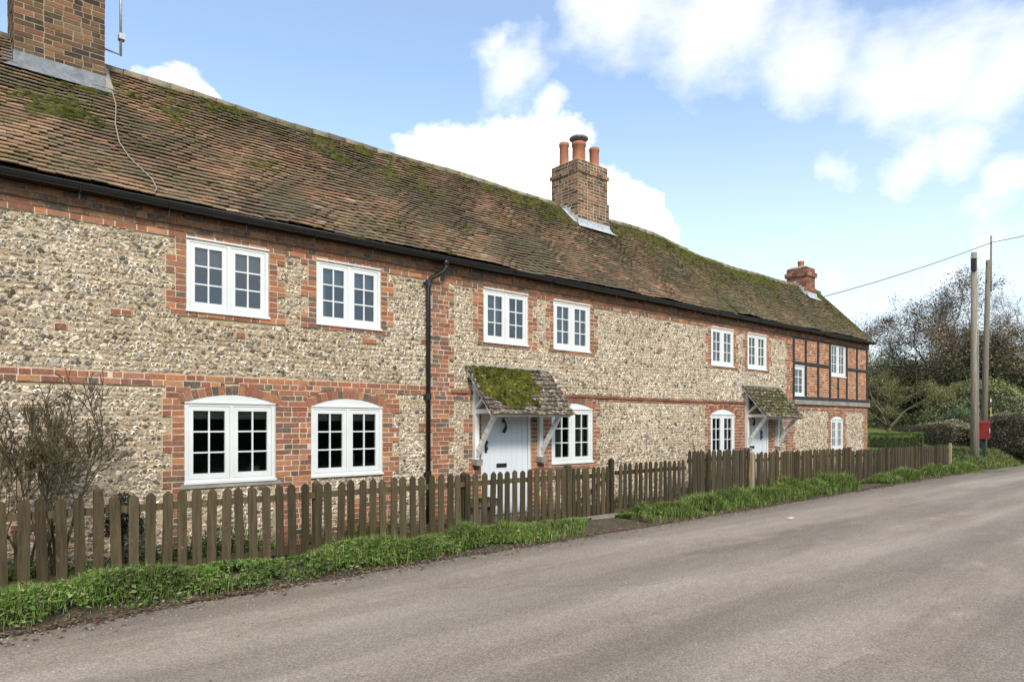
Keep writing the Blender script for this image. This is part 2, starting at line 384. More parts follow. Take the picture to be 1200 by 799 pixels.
def brick_color(n, r=R, orange=0.):
    pal = np.array([(.30,.105,.055),(.24,.085,.05),(.37,.145,.065),(.20,.08,.052),(.16,.085,.06),(.10,.08,.068),(.29,.135,.085),(.42,.19,.09)])
    p = np.array([.24,.2,.14,.12,.09,.09,.08,.04]) if not orange else np.array([.2,.05,.34,.02,.02,.0,.12,.25])
    c = pal[r.choice(8, n, p=p/p.sum())]
    return c*r.uniform(.82, 1.18, (n, 1))
def lay(iv_rows, yf, mb, mort, seed=1, colf=brick_color, ymort=None, orange=0.):
    r = np.random.default_rng(seed); V = []; n = 0
    for k, iv in iv_rows.items():
        z0 = k*CO
        for (a, b) in iv:
            mort.box(a, b, (ymort if ymort is not None else yf+.005), .02, z0+.0002, z0+CO-.0002)
            x = a; st = (k+int(a*3)) % 2
            while x < b-.02:
                L = (.225 if st else .115)*r.uniform(.93, 1.08); st = (1-st) if r.random() < .75 else st
                e = min(x+L, b)
                if b-e < .05: e = b
                j = r.uniform(-.0035, .0035); g_ = .0065; zz = r.uniform(-.003, .003, 2)
                y = yf+j; t = r.uniform(-.003, .003)
                V.append([(x+g_, y+t, z0+g_+zz[0]), (e-g_, y-t, z0+g_+zz[1]), (e-g_, .01, z0+g_), (x+g_, .01, z0+g_),
                          (x+g_, y+t, z0+CO-g_+zz[0]), (e-g_, y-t, z0+CO-g_+zz[1]), (e-g_, .01, z0+CO-g_), (x+g_, .01, z0+CO-g_)])
                x = e
    V = np.array(V); mb.boxes(V, colf(len(V), r, orange) if colf is brick_color else colf(len(V), r))
bk = MB(); mo = MB()
lay(rows, -.026, bk, mo, 3)
# two slightly projecting courses under the eaves
db = MB(); dm = MB()
darker_brick = lambda n, r: brick_color(n, r)*.62+np.array([.02, .016, .012])  # brick colours darkened evenly for the top courses
lay({56: [(XL, XR)], 57: [(XL, XR)]}, -.075, db, dm, 5, colf=darker_brick, ymort=-.066)
lay({55: [(XL, XT)]}, -.038, db, dm, 6, colf=darker_brick, ymort=-.032)
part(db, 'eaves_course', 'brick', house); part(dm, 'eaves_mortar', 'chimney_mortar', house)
# arches: radial bricks
for (cx, cz, Rr, hw, zs, cr) in ARCH:
    a0 = math.asin((hw+.05)/Rr); nb = int(2*a0*Rr/.078); V = []
    for i in range(nb):
        a = -a0 + 2*a0*i/nb; b = a + 2*a0/nb; g_ = .0045/Rr; h = .115+random.uniform(-.006, .006); y = -.030+random.uniform(-.003, .003)
        q = []
        for yv in (y, .01):
            for rr in (Rr+.004, Rr+h):
                for t in (a+g_, b-g_): q.append((cx+rr*math.sin(t), yv, cz+rr*math.cos(t)))
        V.append([q[0], q[1], q[5], q[4], q[2], q[3], q[7], q[6]])
    V = np.array(V); bk.boxes(V, brick_color(len(V)))
    n = 16; t = np.linspace(-a0, a0, n+1); q = []
    for rr, yv in ((Rr, -.018), (Rr+.118, -.018), (Rr+.118, .01), (Rr, .01)): q += [(cx+rr*math.sin(k), yv, cz+rr*math.cos(k)) for k in t]
    i = np.arange(n); mo.add(q, [np.concatenate([np.stack([i+s*(n+1), i+1+s*(n+1), i+1+((s+1)%4)*(n+1), i+((s+1)%4)*(n+1)], 1) for s in range(4)])])
part(bk, 'brick_dressing', 'brick', house)
part(mo, 'brick_mortar', 'brick_mortar', house)

# wall body with real openings
def wall_sheet(y, x0, x1, z0, z1, holes, mb, flip=False, col=(.5,.5,.5)):
    xs = sorted({x0, x1, *[h[0] for h in holes], *[h[1] for h in holes]}); zs = sorted({z0, z1, *[h[2] for h in holes], *[h[3] for h in holes]})
    xs = [x for x in xs if x0 <= x <= x1]; zs = [z for z in zs if z0 <= z <= z1]
    for a, b in zip(xs, xs[1:]):
        for c, d in zip(zs, zs[1:]):
            mx, mz = (a+b)/2, (c+d)/2
            if any(h[0] < mx < h[1] and h[2] < mz < h[3] for h in holes): continue
            f = (0,1,2,3) if not flip else (3,2,1,0)
            mb.add([(a,y,c),(b,y,c),(b,y,d),(a,y,d)], [[f]], col)
wb = MB(); wall_sheet(0, XL, XR, -.3, 4.36, HOLES, wb)
for a, b, c, d in HOLES:
    wb.add([(a,0,c),(b,0,c),(b,0,d),(a,0,d),(a,.3,c),(b,.3,c),(b,.3,d),(a,.3,d)], [[(0,4,5,1),(1,5,6,2),(2,6,7,3),(3,7,4,0)]])
wb.add([(XR,0,-.3),(XR,4.7,-.3),(XR,4.7,4.36),(XR,0,4.36),(XR,1.65,6.25)], [[(0,1,2,3)], [(3,2,4)]])
wb.add([(XL,0,-.3),(XL,4.7,-.3),(XL,4.7,4.36),(XL,0,4.36),(XL,2.35,6.85)], [[(3,2,1,0)], [(4,2,3)]])
wb.add([(XL,4.7,-.3),(XR,4.7,-.3),(XR,4.7,4.36),(XL,4.7,4.36)], [[(3,2,1,0)]])
part(wb, 'wall', 'flint_mortar', house)
ib = MB(); wall_sheet(.301, XL, XR, -.3, 4.36, HOLES, ib, True)
ib.box(XL+.01, XR-.01, .31, 4.6, 2.40, 2.46); ib.box(XL+.01, XR-.01, .31, 4.6, 0, .03); ib.box(XL+.01, XR-.01, .31, 4.6, 4.28, 4.3)
ib.box(XL+.01, XR-.01, 3.2, 3.3, .03, 2.4); ib.box(XL+.01, XR-.01, 3.2, 3.3, 2.46, 4.28)
for x in (1.2, 6.25, 12, 18.3): ib.box(x, x+.1, .31, 3.2, .03, 2.4); ib.box(x, x+.1, .31, 3.2, 2.46, 4.28)
part(ib, 'interior_lining', 'room_paint', house)

# flints
def domes(cx, cz, a, b, rot, h, cols, rings=((1.0, -.2), (.9, .62), (.60, .96), (.52, 1.0)), k=8, r=R, jit=.16, ctr=1.0):
    """irregular pebble domes in a local plane; returns u, v, height, colours, faces. cols: list of (n,3) for every ring + centre"""
    n = len(cx); an = (np.arange(k)*2*PI/k)[None] + r.uniform(0, .8, (n, 1)); rad = 1 + r.uniform(-jit, jit, (n, k))
    U = []; Vv = []; H = []; C = []
    ox = r.uniform(-.16, .16, (n, 1))*a[:, None]; oz = r.uniform(-.16, .16, (n, 1))*b[:, None]
    for i, (rr, hh) in enumerate(rings):
        rj = rad*rr*(1 + r.uniform(-.05, .05, (n, k)))
        x = a[:, None]*rj*np.cos(an)+(ox if i > 1 else 0); z = b[:, None]*rj*np.sin(an)+(oz if i > 1 else 0)
        cr, sr = np.cos(rot)[:, None], np.sin(rot)[:, None]
        U.append(cx[:, None] + x*cr - z*sr); Vv.append(cz[:, None] + x*sr + z*cr)
        H.append(h[:, None]*(hh + r.uniform(-.12, .12, (n, k))*(1.0 if hh > 0 else 0.0))); C.append(np.repeat(cols[i][:, None], k, 1))
    U.append(cx[:, None]); Vv.append(cz[:, None]); H.append((h*ctr*r.uniform(.85, 1.15, n))[:, None]); C.append(cols[-1][:, None])
    U = np.concatenate(U, 1); Vv = np.concatenate(Vv, 1); H = np.concatenate(H, 1); C = np.concatenate(C, 1)
    m = len(rings); i = np.arange(k); j = (i+1) % k
    q = np.concatenate([np.stack([i+s*k, j+s*k, j+(s+1)*k, i+(s+1)*k], 1) for s in range(m-1)])
    t = np.stack([i+(m-1)*k, j+(m-1)*k, np.full(k, m*k)], 1); nv = m*k+1
    off = (np.arange(n)*nv)[:, None, None]
    return U, Vv, H, C, (q[None]+off).reshape(-1, 4), (t[None]+off).reshape(-1, 3)
st = []
z = .03
ri = 0
while z < 4.08:
    rh = R.uniform(.045, .062); x = XL + R.uniform(0, .1)
    while x < XR:
        w = R.choice([.04, .055, .07, .09, .12], p=[.2, .28, .28, .17, .07])*R.uniform(.85, 1.15)
        st.append((x+w/2, z+rh/2+.012*math.sin(x*1.7+ri)+R.uniform(-.008, .008), w/2, rh/2*R.uniform(.75, 1.12))); x += w*R.uniform(.88, 1.06)
    z += rh*.93; ri += 1
# chips filling in between
nx = 20000
for _ in range(nx): s_ = R.uniform(.012, .024); st.append((R.uniform(XL, XR), R.uniform(.02, 4.1), s_, s_*R.uniform(.5, .9)))
st = np.array(st)
def clear(x, z, rx, rz):
    if z > 4.06: return False
    if x > XT-.05 and z > 2.1: return False
    if x > XR-.03: return False
    for a, b, c, d in HOLES:
        if a-rx*.9 < x < b+rx*.9 and c-rz < z < d+rz: return False
    for (cx, cz, Rr, hw, zs, cr) in ARCH:
        if z > zs-.05 and abs(x-cx) < hw+.12 and math.hypot(x-cx, z-cz) < Rr+.14: return False
    for zz in (z-rz*.6, z+rz*.6):
        for (a, b) in rows.get(int(zz/CO), ()):
            if a-rx*.75 < x < b+rx*.75: return False
    return True
ok = np.array([clear(*q) for q in st]); st = st[ok]; n = len(st)
typ = R.choice(5, n, p=[.38, .26, .14, .14, .08])   # cored, cream, grey, tan, dark
base = np.array([(.69,.61,.49),(.59,.51,.41),(.33,.29,.25),(.41,.325,.235),(.11,.092,.075)])[typ]*R.uniform(.7, 1.2, (n, 1))
core = base.copy(); c0 = typ == 0
core[c0] = np.array([.058,.050,.043])*R.uniform(.6, 2.6, (c0.sum(), 1)); sc = (typ == 2) & (R.random(n) < .5); core[sc] *= .45
sc = (typ == 1) & (R.random(n) < .3); core[sc] = np.array([.30,.24,.17])
rim = base.copy(); rim[typ == 4] *= 1.7
hh = np.minimum(st[:, 3]*.9, .030)*R.uniform(.5, 1.2, n)
U, Vv, H, C, q4, t3 = domes(st[:, 0], st[:, 1], st[:, 2]*1.02, st[:, 3]*.98, R.normal(0, .55, n), hh, [np.tile((.48,.39,.285), (n, 1)), rim, base, core, core], jit=.36,
    rings=((1.0, -.15), (.84, .60), (.52, .97), (.42, .90)), ctr=.75)
fl = MB(); fl.add(np.stack([U, -H+.002, Vv], -1).reshape(-1, 3), [q4, t3], C.reshape(-1, 3))
part(fl, 'flint_facing', 'flint', house)

# string course moulding on the right, stone ledge on the timber framed end, sills
sm = MB()
lay_rows = MB(); lm = MB()
V = []; x = 6.5
while x < 17.9:
    L = R.uniform(.2, .24)
    if not (6.75 < x < 8.75 or 15.6 < x < 17.4) or True:
        y = -.055+R.uniform(-.003, .003)
        V.append([(x+.004,y,2.228),(x+L-.004,y,2.228),(x+L-.004,-.01,2.228),(x+.004,-.01,2.228),(x+.004,y+.02,2.275),(x+L-.004,y+.02,2.275),(x+L-.004,-.01,2.285),(x+.004,-.01,2.285)])
    x += L
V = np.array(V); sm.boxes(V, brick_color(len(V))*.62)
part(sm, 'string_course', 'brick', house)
led = MB(); led.box(XT-.02, XR+.03, -.10, .0, 2.275, 2.40); part(led, 'ledge', 'weathered_ledge', house)
sl = MB(); sl.box(2.32, 3.60, -.035, .02, .88, .935); part(sl, 'cement_sill', 'weathered_ledge', house)

# timber framed end
tb = MB(); tm = MB()
fr_rows = {}
for k in range(32, 57):
    zc = (k+.5)*CO; iv = [(XT+.02, XR)]
    for a, b, c, d in HOLES:
        if c-.02 < zc < d+.02: iv = sub(iv, a, b)
    if 2.4 < zc < 4.2: fr_rows[k] = iv
lay(fr_rows, -.022, tb, tm, 11, orange=1.)
part(tb, 'brick_infill', 'brick', house); part(tm, 'infill_mortar', 'brick_mortar', house)
ti = MB(); W = .055
def stud(x, z0, z1, w=.095): ti.box(x-w/2, x+w/2, -.045, .0, z0, z1)
for x in (XT+.045, 19.92, 20.72, 21.92, 22.69, XR-.05): stud(x, 2.50, 4.20)
stud(19.13, 2.5, 4.2); stud(21.29, 2.50, 3.15, .075)
ti.box(XT, XR+.004, -.052, .0, 2.405, 2.50); ti.box(XT+.09, 20.67, -.048, .0, 3.41, 3.50); ti.box(21.97, XR-.1, -.048, .0, 3.41, 3.50)
ti.box(XT, XR+.004, -.05, .0, 4.16, 4.24)
part(ti, 'timber_frame', 'dark_timber', house)

# ------------------------------------------------------------------ windows
def make_window(X0, X1, z0, z1, cr, kind, content, parent):
    fr = MB(); t = .045; yf = -.012; yb = .07; e = .004
    fr.box(X0+e, X0+t, yf, yb, z0+e, z1); fr.box(X1-t, X1-e, yf, yb, z0+e, z1)
    fr.box(X0+t, X1-t, yf, yb, z1-t, z1-e); fr.box(X0+t, X1-t, yf, yb, z0+e, z0+t)
    nS = 1 if kind == 'one' else 2; xm = (X0+X1)/2
    if nS == 2: fr.box(xm-.022, xm+.022, yf, yb, z0+t, z1-t)
    w = part(fr, 'window', 'white_paint', parent)
    if not cr:
        dr = MB(); dr.box(X0-.005, X1+.005, -.034, 0, z1-.006, z1+.016); part(dr, 'drip_strip', 'white_paint', w)
    sb = MB(); sb.box(X0-.012, X1+.012, -.048, .0, z0-.018, z0+.012); part(sb, 'sill', 'white_paint', w)
    if cr:
        hd = MB(); h = cr-z1; hw = (X1-X0)/2; Rr = (hw*hw+h*h)/(2*h); cz = cr-Rr; n_ = 18
        xs = np.linspace(-hw+.002, hw-.002, n_+1); top = [cz+math.sqrt(Rr*Rr-x*x) for x in xs]
        vf = []
        for y in (-.016, .002): vf += [(xm+x, y, z1+.001) for x in xs] + [(xm+x, y, max(tz, z1+.003)) for x, tz in zip(xs, top)]
        i = np.arange(n_); m = n_+1
        hd.add(vf, [np.concatenate([np.stack([i, i+1, i+1+m, i+m], 1), np.stack([i+m, i+1+m, i+1+3*m, i+3*m], 1), np.stack([i+1, i, i+2*m, i+1+2*m], 1)])])
        hd.box(X0-.004, X1+.004, -.030, .0, z1-.012, z1+.008)
        part(hd, 'arched_head', 'white_paint', w)
    spans = [(X0+t+.003, X1-t-.003)] if nS == 1 else [(X0+t+.003, xm-.025), (xm+.025, X1-t-.003)]
    gm = MB()
    for (a, b) in spans:
        s = MB(); st_ = .058; c, d = z0+t+.003, z1-t-.003; ys, ye = -.004, .045
        s.box(a, a+st_, ys, ye, c, d); s.box(b-st_, b, ys, ye, c, d); s.box(a+st_, b-st_, ys, ye, c, c+st_+.01); s.box(a+st_, b-st_, ys, ye, d-st_, d)
        xa, xb = a+st_, b-st_; za, zb = c+st_+.01, d-st_; g_ = .0095; ym = .003
        s.box((xa+xb)/2-g_, (xa+xb)/2+g_, ym, ye-.004, za, zb)
        for q in (1, 2):
            zz = za+(zb-za)*q/3; s.box(xa, (xa+xb)/2-g_, ym, ye-.004, zz-g_, zz+g_); s.box((xa+xb)/2+g_, xb, ym, ye-.004, zz-g_, zz+g_)
        part(s, 'sash', 'white_paint', w)
        gm.add([(xa-.005,.022,za-.005),(xb+.005,.022,za-.005),(xb+.005,.022,zb+.005),(xa-.005,.022,zb+.005)], [[(0,1,2,3)]])
    part(gm, 'glass_pane', 'glass', w)
    # what hangs behind the glass
    def cloth(a, b, c, d, y, mat, name, amp=.018, per=.055):
        m_ = MB(); n_ = max(8, int((b-a)/.008)); xs = np.linspace(a, b, n_+1); yy = y+amp*np.sin(xs*2*PI/per)+amp*.4*np.sin(xs*2*PI/per*.37)
        v = [(x, q, c) for x, q in zip(xs, yy)] + [(x, q, d) for x, q in zip(xs, yy)]; i = np.arange(n_)
        m_.add(v, [np.stack([i, i+1, i+2+n_, i+1+n_], 1)]); part(m_, name, mat, w, True)
    if content == 'blind':
        cloth(X0+.05, xm-.02, z1-.34, z1-.05, .10, 'blind', 'blind', .002, .3); cloth(xm+.02, X1-.05, z1-.34, z1-.05, .10, 'blind', 'blind', .002, .3)
    if content == 'dark':
        cloth(X0+.05, X1-.05, z1-.31, z1-.05, .10, 'net_curtain', 'blind', .002, .3); cloth(X0+.06, X0+.22, z0+.05, z1-.05, .13, 'curtain', 'curtain')
    if content == 'part': cloth(X0+.06, xm-.05, z0+.4, z1-.05, .12, 'net_curtain', 'net_curtain')
    if content == 'net': cloth(X0+.06, X1-.06, z0+.05, z1-.05, .12, 'net_curtain', 'net_curtain', .012, .05)
    if content == 'curtain':
        cloth(X0+.06, X0+.06+(X1-X0)*.3, z0+.05, z1-.05, .14, 'curtain', 'curtain'); cloth(X1-.06-(X1-X0)*.36, X1-.06, z0+.05, z1-.05, .14, 'curtain', 'curtain')
    if content == 'low':
        cloth(X0+.06, X1-.06, z1-.21, z1-.05, .075, 'curtain', 'roman_blind', .004, .3)
    return w
for wspec in WIN: make_window(*wspec, house)
# things on the window boards inside the ground floor windows
v = MB(); v.lathe([(0, 0), (.04, 0), (.075, .05), (.08, .10), (.07, .12), (.06, .11), (0, .1)], (3.28, .12, 1.02)); o = part(v, 'bowl', 'ceramic', None, True); tag(o, 'cream bowl on the inner sill of the larger ground floor window', 'bowl')
v = MB(); v.lathe([(0, 0), (.045, 0), (.05, .08), (.06, .20), (.035, .26), (.04, .28), (0, .27)], (4.74, .12, 1.02)); o = part(v, 'vase', 'ceramic', None, True); tag(o, 'tan vase standing inside the second ground floor window', 'vase')

# ------------------------------------------------------------------ doors and porches
def make_door(X0, X1, z0, z1, knock, handle, letter, split, parent):
    fr = MB(); fr.box(X0+.003, X0+.07, -.01, .10, z0, z1); fr.box(X1-.07, X1-.003, -.01, .10, z0, z1); fr.box(X0+.07, X1-.07, -.01, .10, z1-.07, z1-.003)
    d = part(fr, 'door', 'white_paint', parent)
    lf = MB(); a, b = X0+.074, X1-.074; nb = 8; w = (b-a)/nb
    for i in range(nb): lf.box(a+i*w+.002, a+(i+1)*w-.002, .012, .055, z0+.02, z1-.074)
    lf.box(a, b, .016, .05, z0+.02, z1-.075)
    if split: lf.box(split-.012, split+.012, -.004, .05, z0+.02, z1-.075)
    part(lf, 'door_leaf', 'door_paint', d)
    h = MB(); lx, lz = letter; h.box(lx-.115, lx+.115, -.002, .014, lz-.035, lz+.035); part(h, 'letter_box', 'black_iron', d)
    h = MB(); kx, kz = knock
    h.lathe([(0, .012), (.03, .012), (.034, .0), (.0, .0)], (0, 0, 0), 14); 
    h2 = MB(); pts = [(kx+.035*math.sin(t), -.022-.012*math.sin(t/2), kz+.10-.055*t) for t in np.linspace(0, PI*1.2, 12)]
    h2.tube(pts, [.020, .017, .015, .015, .017, .020, .024, .026, .026, .028, .03, .026], 8); h2.box(kx-.022, kx+.022, -.008, .014, kz+.07, kz+.15); part(h2, 'door_knocker', 'black_iron', d, True)
    h = MB(); hx, hz = handle; h.box(hx-.02, hx+.02, -.004, .014, hz-.13, hz+.13)
    h.tube([(hx, 0, hz+.08), (hx, -.045, hz+.06), (hx, -.05, hz), (hx, -.045, hz-.06), (hx, 0, hz-.08)], .014, 8); part(h, 'door_handle', 'black_iron', d)
    s = MB(); s.box(X0-.05, X1+.05, -.30, .0, .0, z0-.004); part(s, 'door_step', 'stone_kerb', d)
    return d
make_door(*DOORS[0], (7.66, 1.66), (7.26, 1.33), (7.62, .97), 8.12, house)
make_door(*DOORS[1], (16.22, 1.78), (16.65, 1.42), (16.19, 1.10), 16.72, house)

def tiles(P, nu, nt, lenu, gauge, mb, pal, pp, u0=0, thick=.014, seed=4, jag=.008, lap=.038, wid=.165, patch=None):
    """P(u,t)->(pos, up-slope dir, normal); rows of individual clay tiles"""
    r = np.random.default_rng(seed); V = []; CC = []
    for j in range(nt):
        u = u0 + (wid/2 if j % 2 else 0) - wid; rowd = r.uniform(-.003, .003)
        while u < u0+lenu+wid*.4:
            w = wid*r.uniform(.96, 1.04); a = max(u, u0-.01); b = min(u+w, u0+lenu+.01)
            if b-a > .03:
                t = j*gauge + rowd + r.uniform(-jag, jag); p0, s_, nrm = P((a+b)/2, t)
                ex = np.array([1., 0, 0]); hw = (b-a)/2-.002; tilt = r.uniform(-.004, .004); lf = lap + r.uniform(-.004, .006)
                L = gauge*1.55
                q = []
                for (top) in (0, 1):
                    for (sx, sl) in ((-1, 0), (1, 0), (1, 1), (-1, 1)):
                        hh_ = (lf if sl == 0 else -.004) + (thick if top else 0) + tilt*sx
                        q.append(p0 + ex*hw*sx + s_*(L*sl) + nrm*hh_)
                V.append(q)
                c = pal[r.choice(len(pal), p=pp)]*r.uniform(.85, 1.15)*.72+(pal*np.array(pp)[:, None]).sum(0)*.28
                if patch is not None: c = patch((a+b)/2, t, c, r)
                CC.append(c)
            u += w
    mb.boxes(np.array(V), np.array(CC))

porch_pal = np.array([(.095,.070,.048),(.13,.09,.06),(.075,.058,.044),(.16,.115,.078)])
def make_porch(X0, X1, px0, px1, parent, seed, full_moss):
    """tiled lean-to hood on two white timber brackets"""
    yE, zE, zT = -.70, 1.87, 2.69
    p = MB()
    for x in (px0, px1):
        p.box(x-.045, x+.045, -.10, -.012, 1.10, 2.50 if x == px0 else 2.45)              # wall post
        p.box(x-.04, x+.04, yE+.07, -.10, 1.88, 1.955)                 # tie
        # rafter, strut, curved brace
        p.beam((x, -.03, 2.60), (x, yE+.04, 1.90), .07, .085)
        p.beam((x, -.07, 1.98), (x, -.36, 2.20), .055, .055)
        pts = []
        a, b = Vector((x, -.07, 1.14)), Vector((x, yE+.12, 1.86)); prev = None
        for t in np.linspace(0, 1, 8):
            q = a.lerp(b, t) + Vector((0, .055, -.03))*math.sin(t*PI)*(1 if full_moss is False else .35)
            if prev is not None: p.beam(prev, q + (q-prev)*.12, .06, .075)
            prev = q
    p.box(px0-.1, px1+.2, yE+.05, yE+.12, 1.83, 1.879)                 # eave beam
    p.box(X0+.03, X1-.03, -.05, -.012, 2.50, 2.58)
    pr = part(p, 'porch', 'aged_white_paint', parent)
    for x in (px0, px1): cb = MB(); cb.box(x-.065, x+.065, -.17, -.012, 1.0, 1.098); part(cb, 'corbel', 'weathered_ledge', pr)
    sl_ = np.array([0, -yE, zT-zE]); Ls = np.linalg.norm(sl_); s_ = sl_/Ls; nr = np.array([0, -s_[2], s_[1]])
    b = MB(); q = []
    for hgt in (-.03, -.008):
        for (x, t) in ((X0+.01, 0.01), (X1-.01, .01), (X1-.01, Ls-.02), (X0+.01, Ls-.02)): q.append(np.array([x, yE, zE]) + s_*t + nr*hgt)
    b.add(q, [BOXF]); part(b, 'roof_boards', 'aged_white_paint', pr)
    tl = MB(); P = lambda u, t: (np.array([u, yE, zE]) + s_*(t-.03), s_, nr)
    tiles(P, 0, 10, X1-X0, .105, tl, porch_pal, [.3, .25, .3, .15], X0, .018, seed, .012, .034)
    part(tl, 'tile_covering', 'porch_tile', pr)
    fl_ = MB(); fl_.beam((X0, -.02, zT+.03), (X1, -.02, zT+.03), .05, .05); part(fl_, 'mortar_fillet', 'cement', pr)
    # moss cushions
    r = np.random.default_rng(seed); N_ = 2600; u = r.uniform(X0+.06, X1-.08, N_); t = r.uniform(.1, Ls-.04, N_)
    m_ = (u-X0)/(X1-X0); tt = t/Ls
    if full_moss: f = .5*np.sin(u*9+t*7)+.4*np.sin(t*17-u*5); keep = (m_ < .80-.25*(1-tt)+.1*f) & (tt > .12+.12*f+ .22*np.maximum(0, .25-m_)*4) & (tt < .97)
    else: f = .5*np.sin(u*13+t*9)+.5*np.sin(t*23-u*7); keep = (r.random(N_) < .45+.4*f) & (tt > .12) & (tt < .9) & (m_ < .92)
    u, t = u[keep], t[keep]; n_ = len(u); big = r.uniform(.018, .05, n_) if full_moss else r.uniform(.012, .032, n_)
    pal = np.array([(.070,.080,.011),(.110,.112,.017),(.035,.042,.009),(.085,.072,.022)]); cc = pal[r.choice(4, n_)]*r.uniform(.6, 1.25, (n_, 1))*(.55+.9*vn(u, t, 6, 8))[:, None]
    U, Vv, H, C, q4, t3 = domes(u, t, big*1.3, big, r.uniform(0, 3, n_), big*.65, [cc*.6, cc*.85, cc, cc*1.1], rings=((1, -.3), (.75, .6), (.4, .9)), k=7, r=r)
    H = H+.034
    pos = np.array([0, yE, zE])[None, None] + U[..., None]*np.array([1, 0, 0]) + Vv[..., None]*s_ + H[..., None]*nr
    mm = MB(); mm.add(pos.reshape(-1, 3), [q4, t3], C.reshape(-1, 3)); tag(part(mm, 'moss', 'moss', pr, True), kind='stuff')
    return pr
make_porch(6.80, 8.74, 6.99, 8.50, house, 21, True)
make_porch(15.66, 17.58, 15.83, 17.42, house, 22, False)

# ------------------------------------------------------------------ main roof
YE, ZE = -.22, 4.425
def sstep(a, b, x): t = np.clip((x-a)/(b-a), 0, 1); return t*t*(3-2*t)
def ridge(u):
    k = sstep(14.9, 16.4, u); y = 2.35 + (1.65-2.35)*k; z = 6.97 + (6.36-6.97)*k
    sag = .028*math.sin(u*.9)+.02*math.sin(u*2.3+1)
    return y, z + sag*.6
def P_roof(u, t):
    y, z = ridge(u); s_ = np.array([0, y-YE, z-ZE]); L = np.linalg.norm(s_); s_ = s_/L; nr = np.array([0, -s_[2], s_[1]])
    bow = -.035*math.sin(min(max(t/L, 0), 1)*PI) + .012*math.sin(u*2.1+t*1.7)+.008*math.sin(u*5.3-t*3)
    eave = .014*math.sin(u*1.3)+.008*math.sin(u*3.7)
    return np.array([u, YE, ZE+eave*(1-t/L)]) + s_*t + nr*bow, s_, nr
rp = np.array([(.31,.175,.105),(.26,.15,.095),(.35,.205,.12),(.21,.135,.09),(.155,.115,.085),(.40,.29,.19),(.12,.095,.075)])
rpp = [.2, .19, .13, .18, .13, .09, .08]
def rpatch(u, t, c, r):
    f = math.sin(u*1.1+t*1.9)+.8*math.sin(u*2.7-t*2.2+2)+.5*math.sin(u*.45+1)+.5*math.sin(u*5.1+t*6)
    c = c*(1+.22*f/1.4)
    if f > .8: c = c*.75+np.array([.34,.20,.12])*.25
    if f < -.9: c = c*.5+np.array([.12,.10,.075])*.5
    return c
rt = MB()
tiles(P_roof, 0, 36, 18.4, .1, rt, rp, rpp, XL-.1, patch=rpatch, seed=5, jag=.005)
def P_far(u, t): return P_roof(u, t)
# beyond X=15.2 the slope shortens: fewer rows as the ridge drops
V0 = rt; 
for (ua, ub) in ((15.2, 15.6), (15.6, 16.0), (16.0, 16.4)):
    y, z = ridge((ua+ub)/2); L = math.hypot(y-YE, z-ZE); tiles(P_roof, 0, int(L/.1)+1, ub-ua, .1, rt, rp*.9, rpp, ua, patch=rpatch, seed=int(ua*10))
y, z = ridge(20); L = math.hypot(y-YE, z-ZE); nt_far = int(L/.1)
tiles(P_roof, 0, nt_far, 23.62-16.4, .1, rt, rp*.85, rpp, 16.4, patch=rpatch, seed=9, jag=.012)
roof_t = part(rt, 'roof', 'roof_tile', house)
# boarding below the tiles and the rear slope
rb = MB(); us = np.linspace(XL-.1, 23.6, 90); rowv = []
for u in us:
    y, z = ridge(u); rowv.append([(u, YE+.02, ZE-.01), (u, (YE+y)/2, (ZE+z)/2-.06), (u, y, z-.02), (u, y+(y-YE)*.96, ZE-.0), (u, y+(y-YE)*.96, ZE-.08), (u, y, z-.14), (u, .12, ZE-.06), (u, -.16, ZE-.03)])
k = 8; n_ = len(us); i = np.arange(n_-1)
fs = [np.stack([i*k+s, (i+1)*k+s, (i+1)*k+(s+1) % k, i*k+(s+1) % k], 1) for s in range(k)]
rb.add(np.array(rowv).reshape(-1, 3), [np.concatenate(fs), np.arange(k)[None, ::-1], np.arange(k)[None]+(n_-1)*k], (.12,.08,.055))
part(rb, 'roof_deck', 'roof_tile', roof_t)
# half-round ridge tiles
rg = MB(); u = XL-.1
while u < 23.5:
    L = R.uniform(.30, .36); a, b = u+.004, u+L-.004; V = []; m = 9
    for uu, rr in ((a, .112), (b, .105)):
        y, z = ridge(uu); V += [(uu, y+rr*math.cos(t)*1.05, z-.035+rr*math.sin(t)*.95) for t in np.linspace(-.25, PI+.25, m)]
    for uu, rr in ((a, .094), (b, .09)):
        y, z = ridge(uu); V += [(uu, y+rr*math.cos(t), z-.035+rr*math.sin(t)*.95) for t in np.linspace(-.25, PI+.25, m)]
    i = np.arange(m-1); f = np.concatenate([np.stack([i, i+1, i+1+m, i+m], 1), np.stack([i+1, i, i+2*m, i+1+2*m], 1), np.stack([i+m, i+m+1, i+1+3*m, i+3*m], 1)])
    rg.add(V, [f], np.array(random.choice([(.20,.15,.10),(.26,.20,.14),(.15,.12,.085),(.30,.25,.19)]))*R.uniform(.8, 1.15)); u += L
part(rg, 'ridge_tile_row', 'roof_tile', roof_t, True)
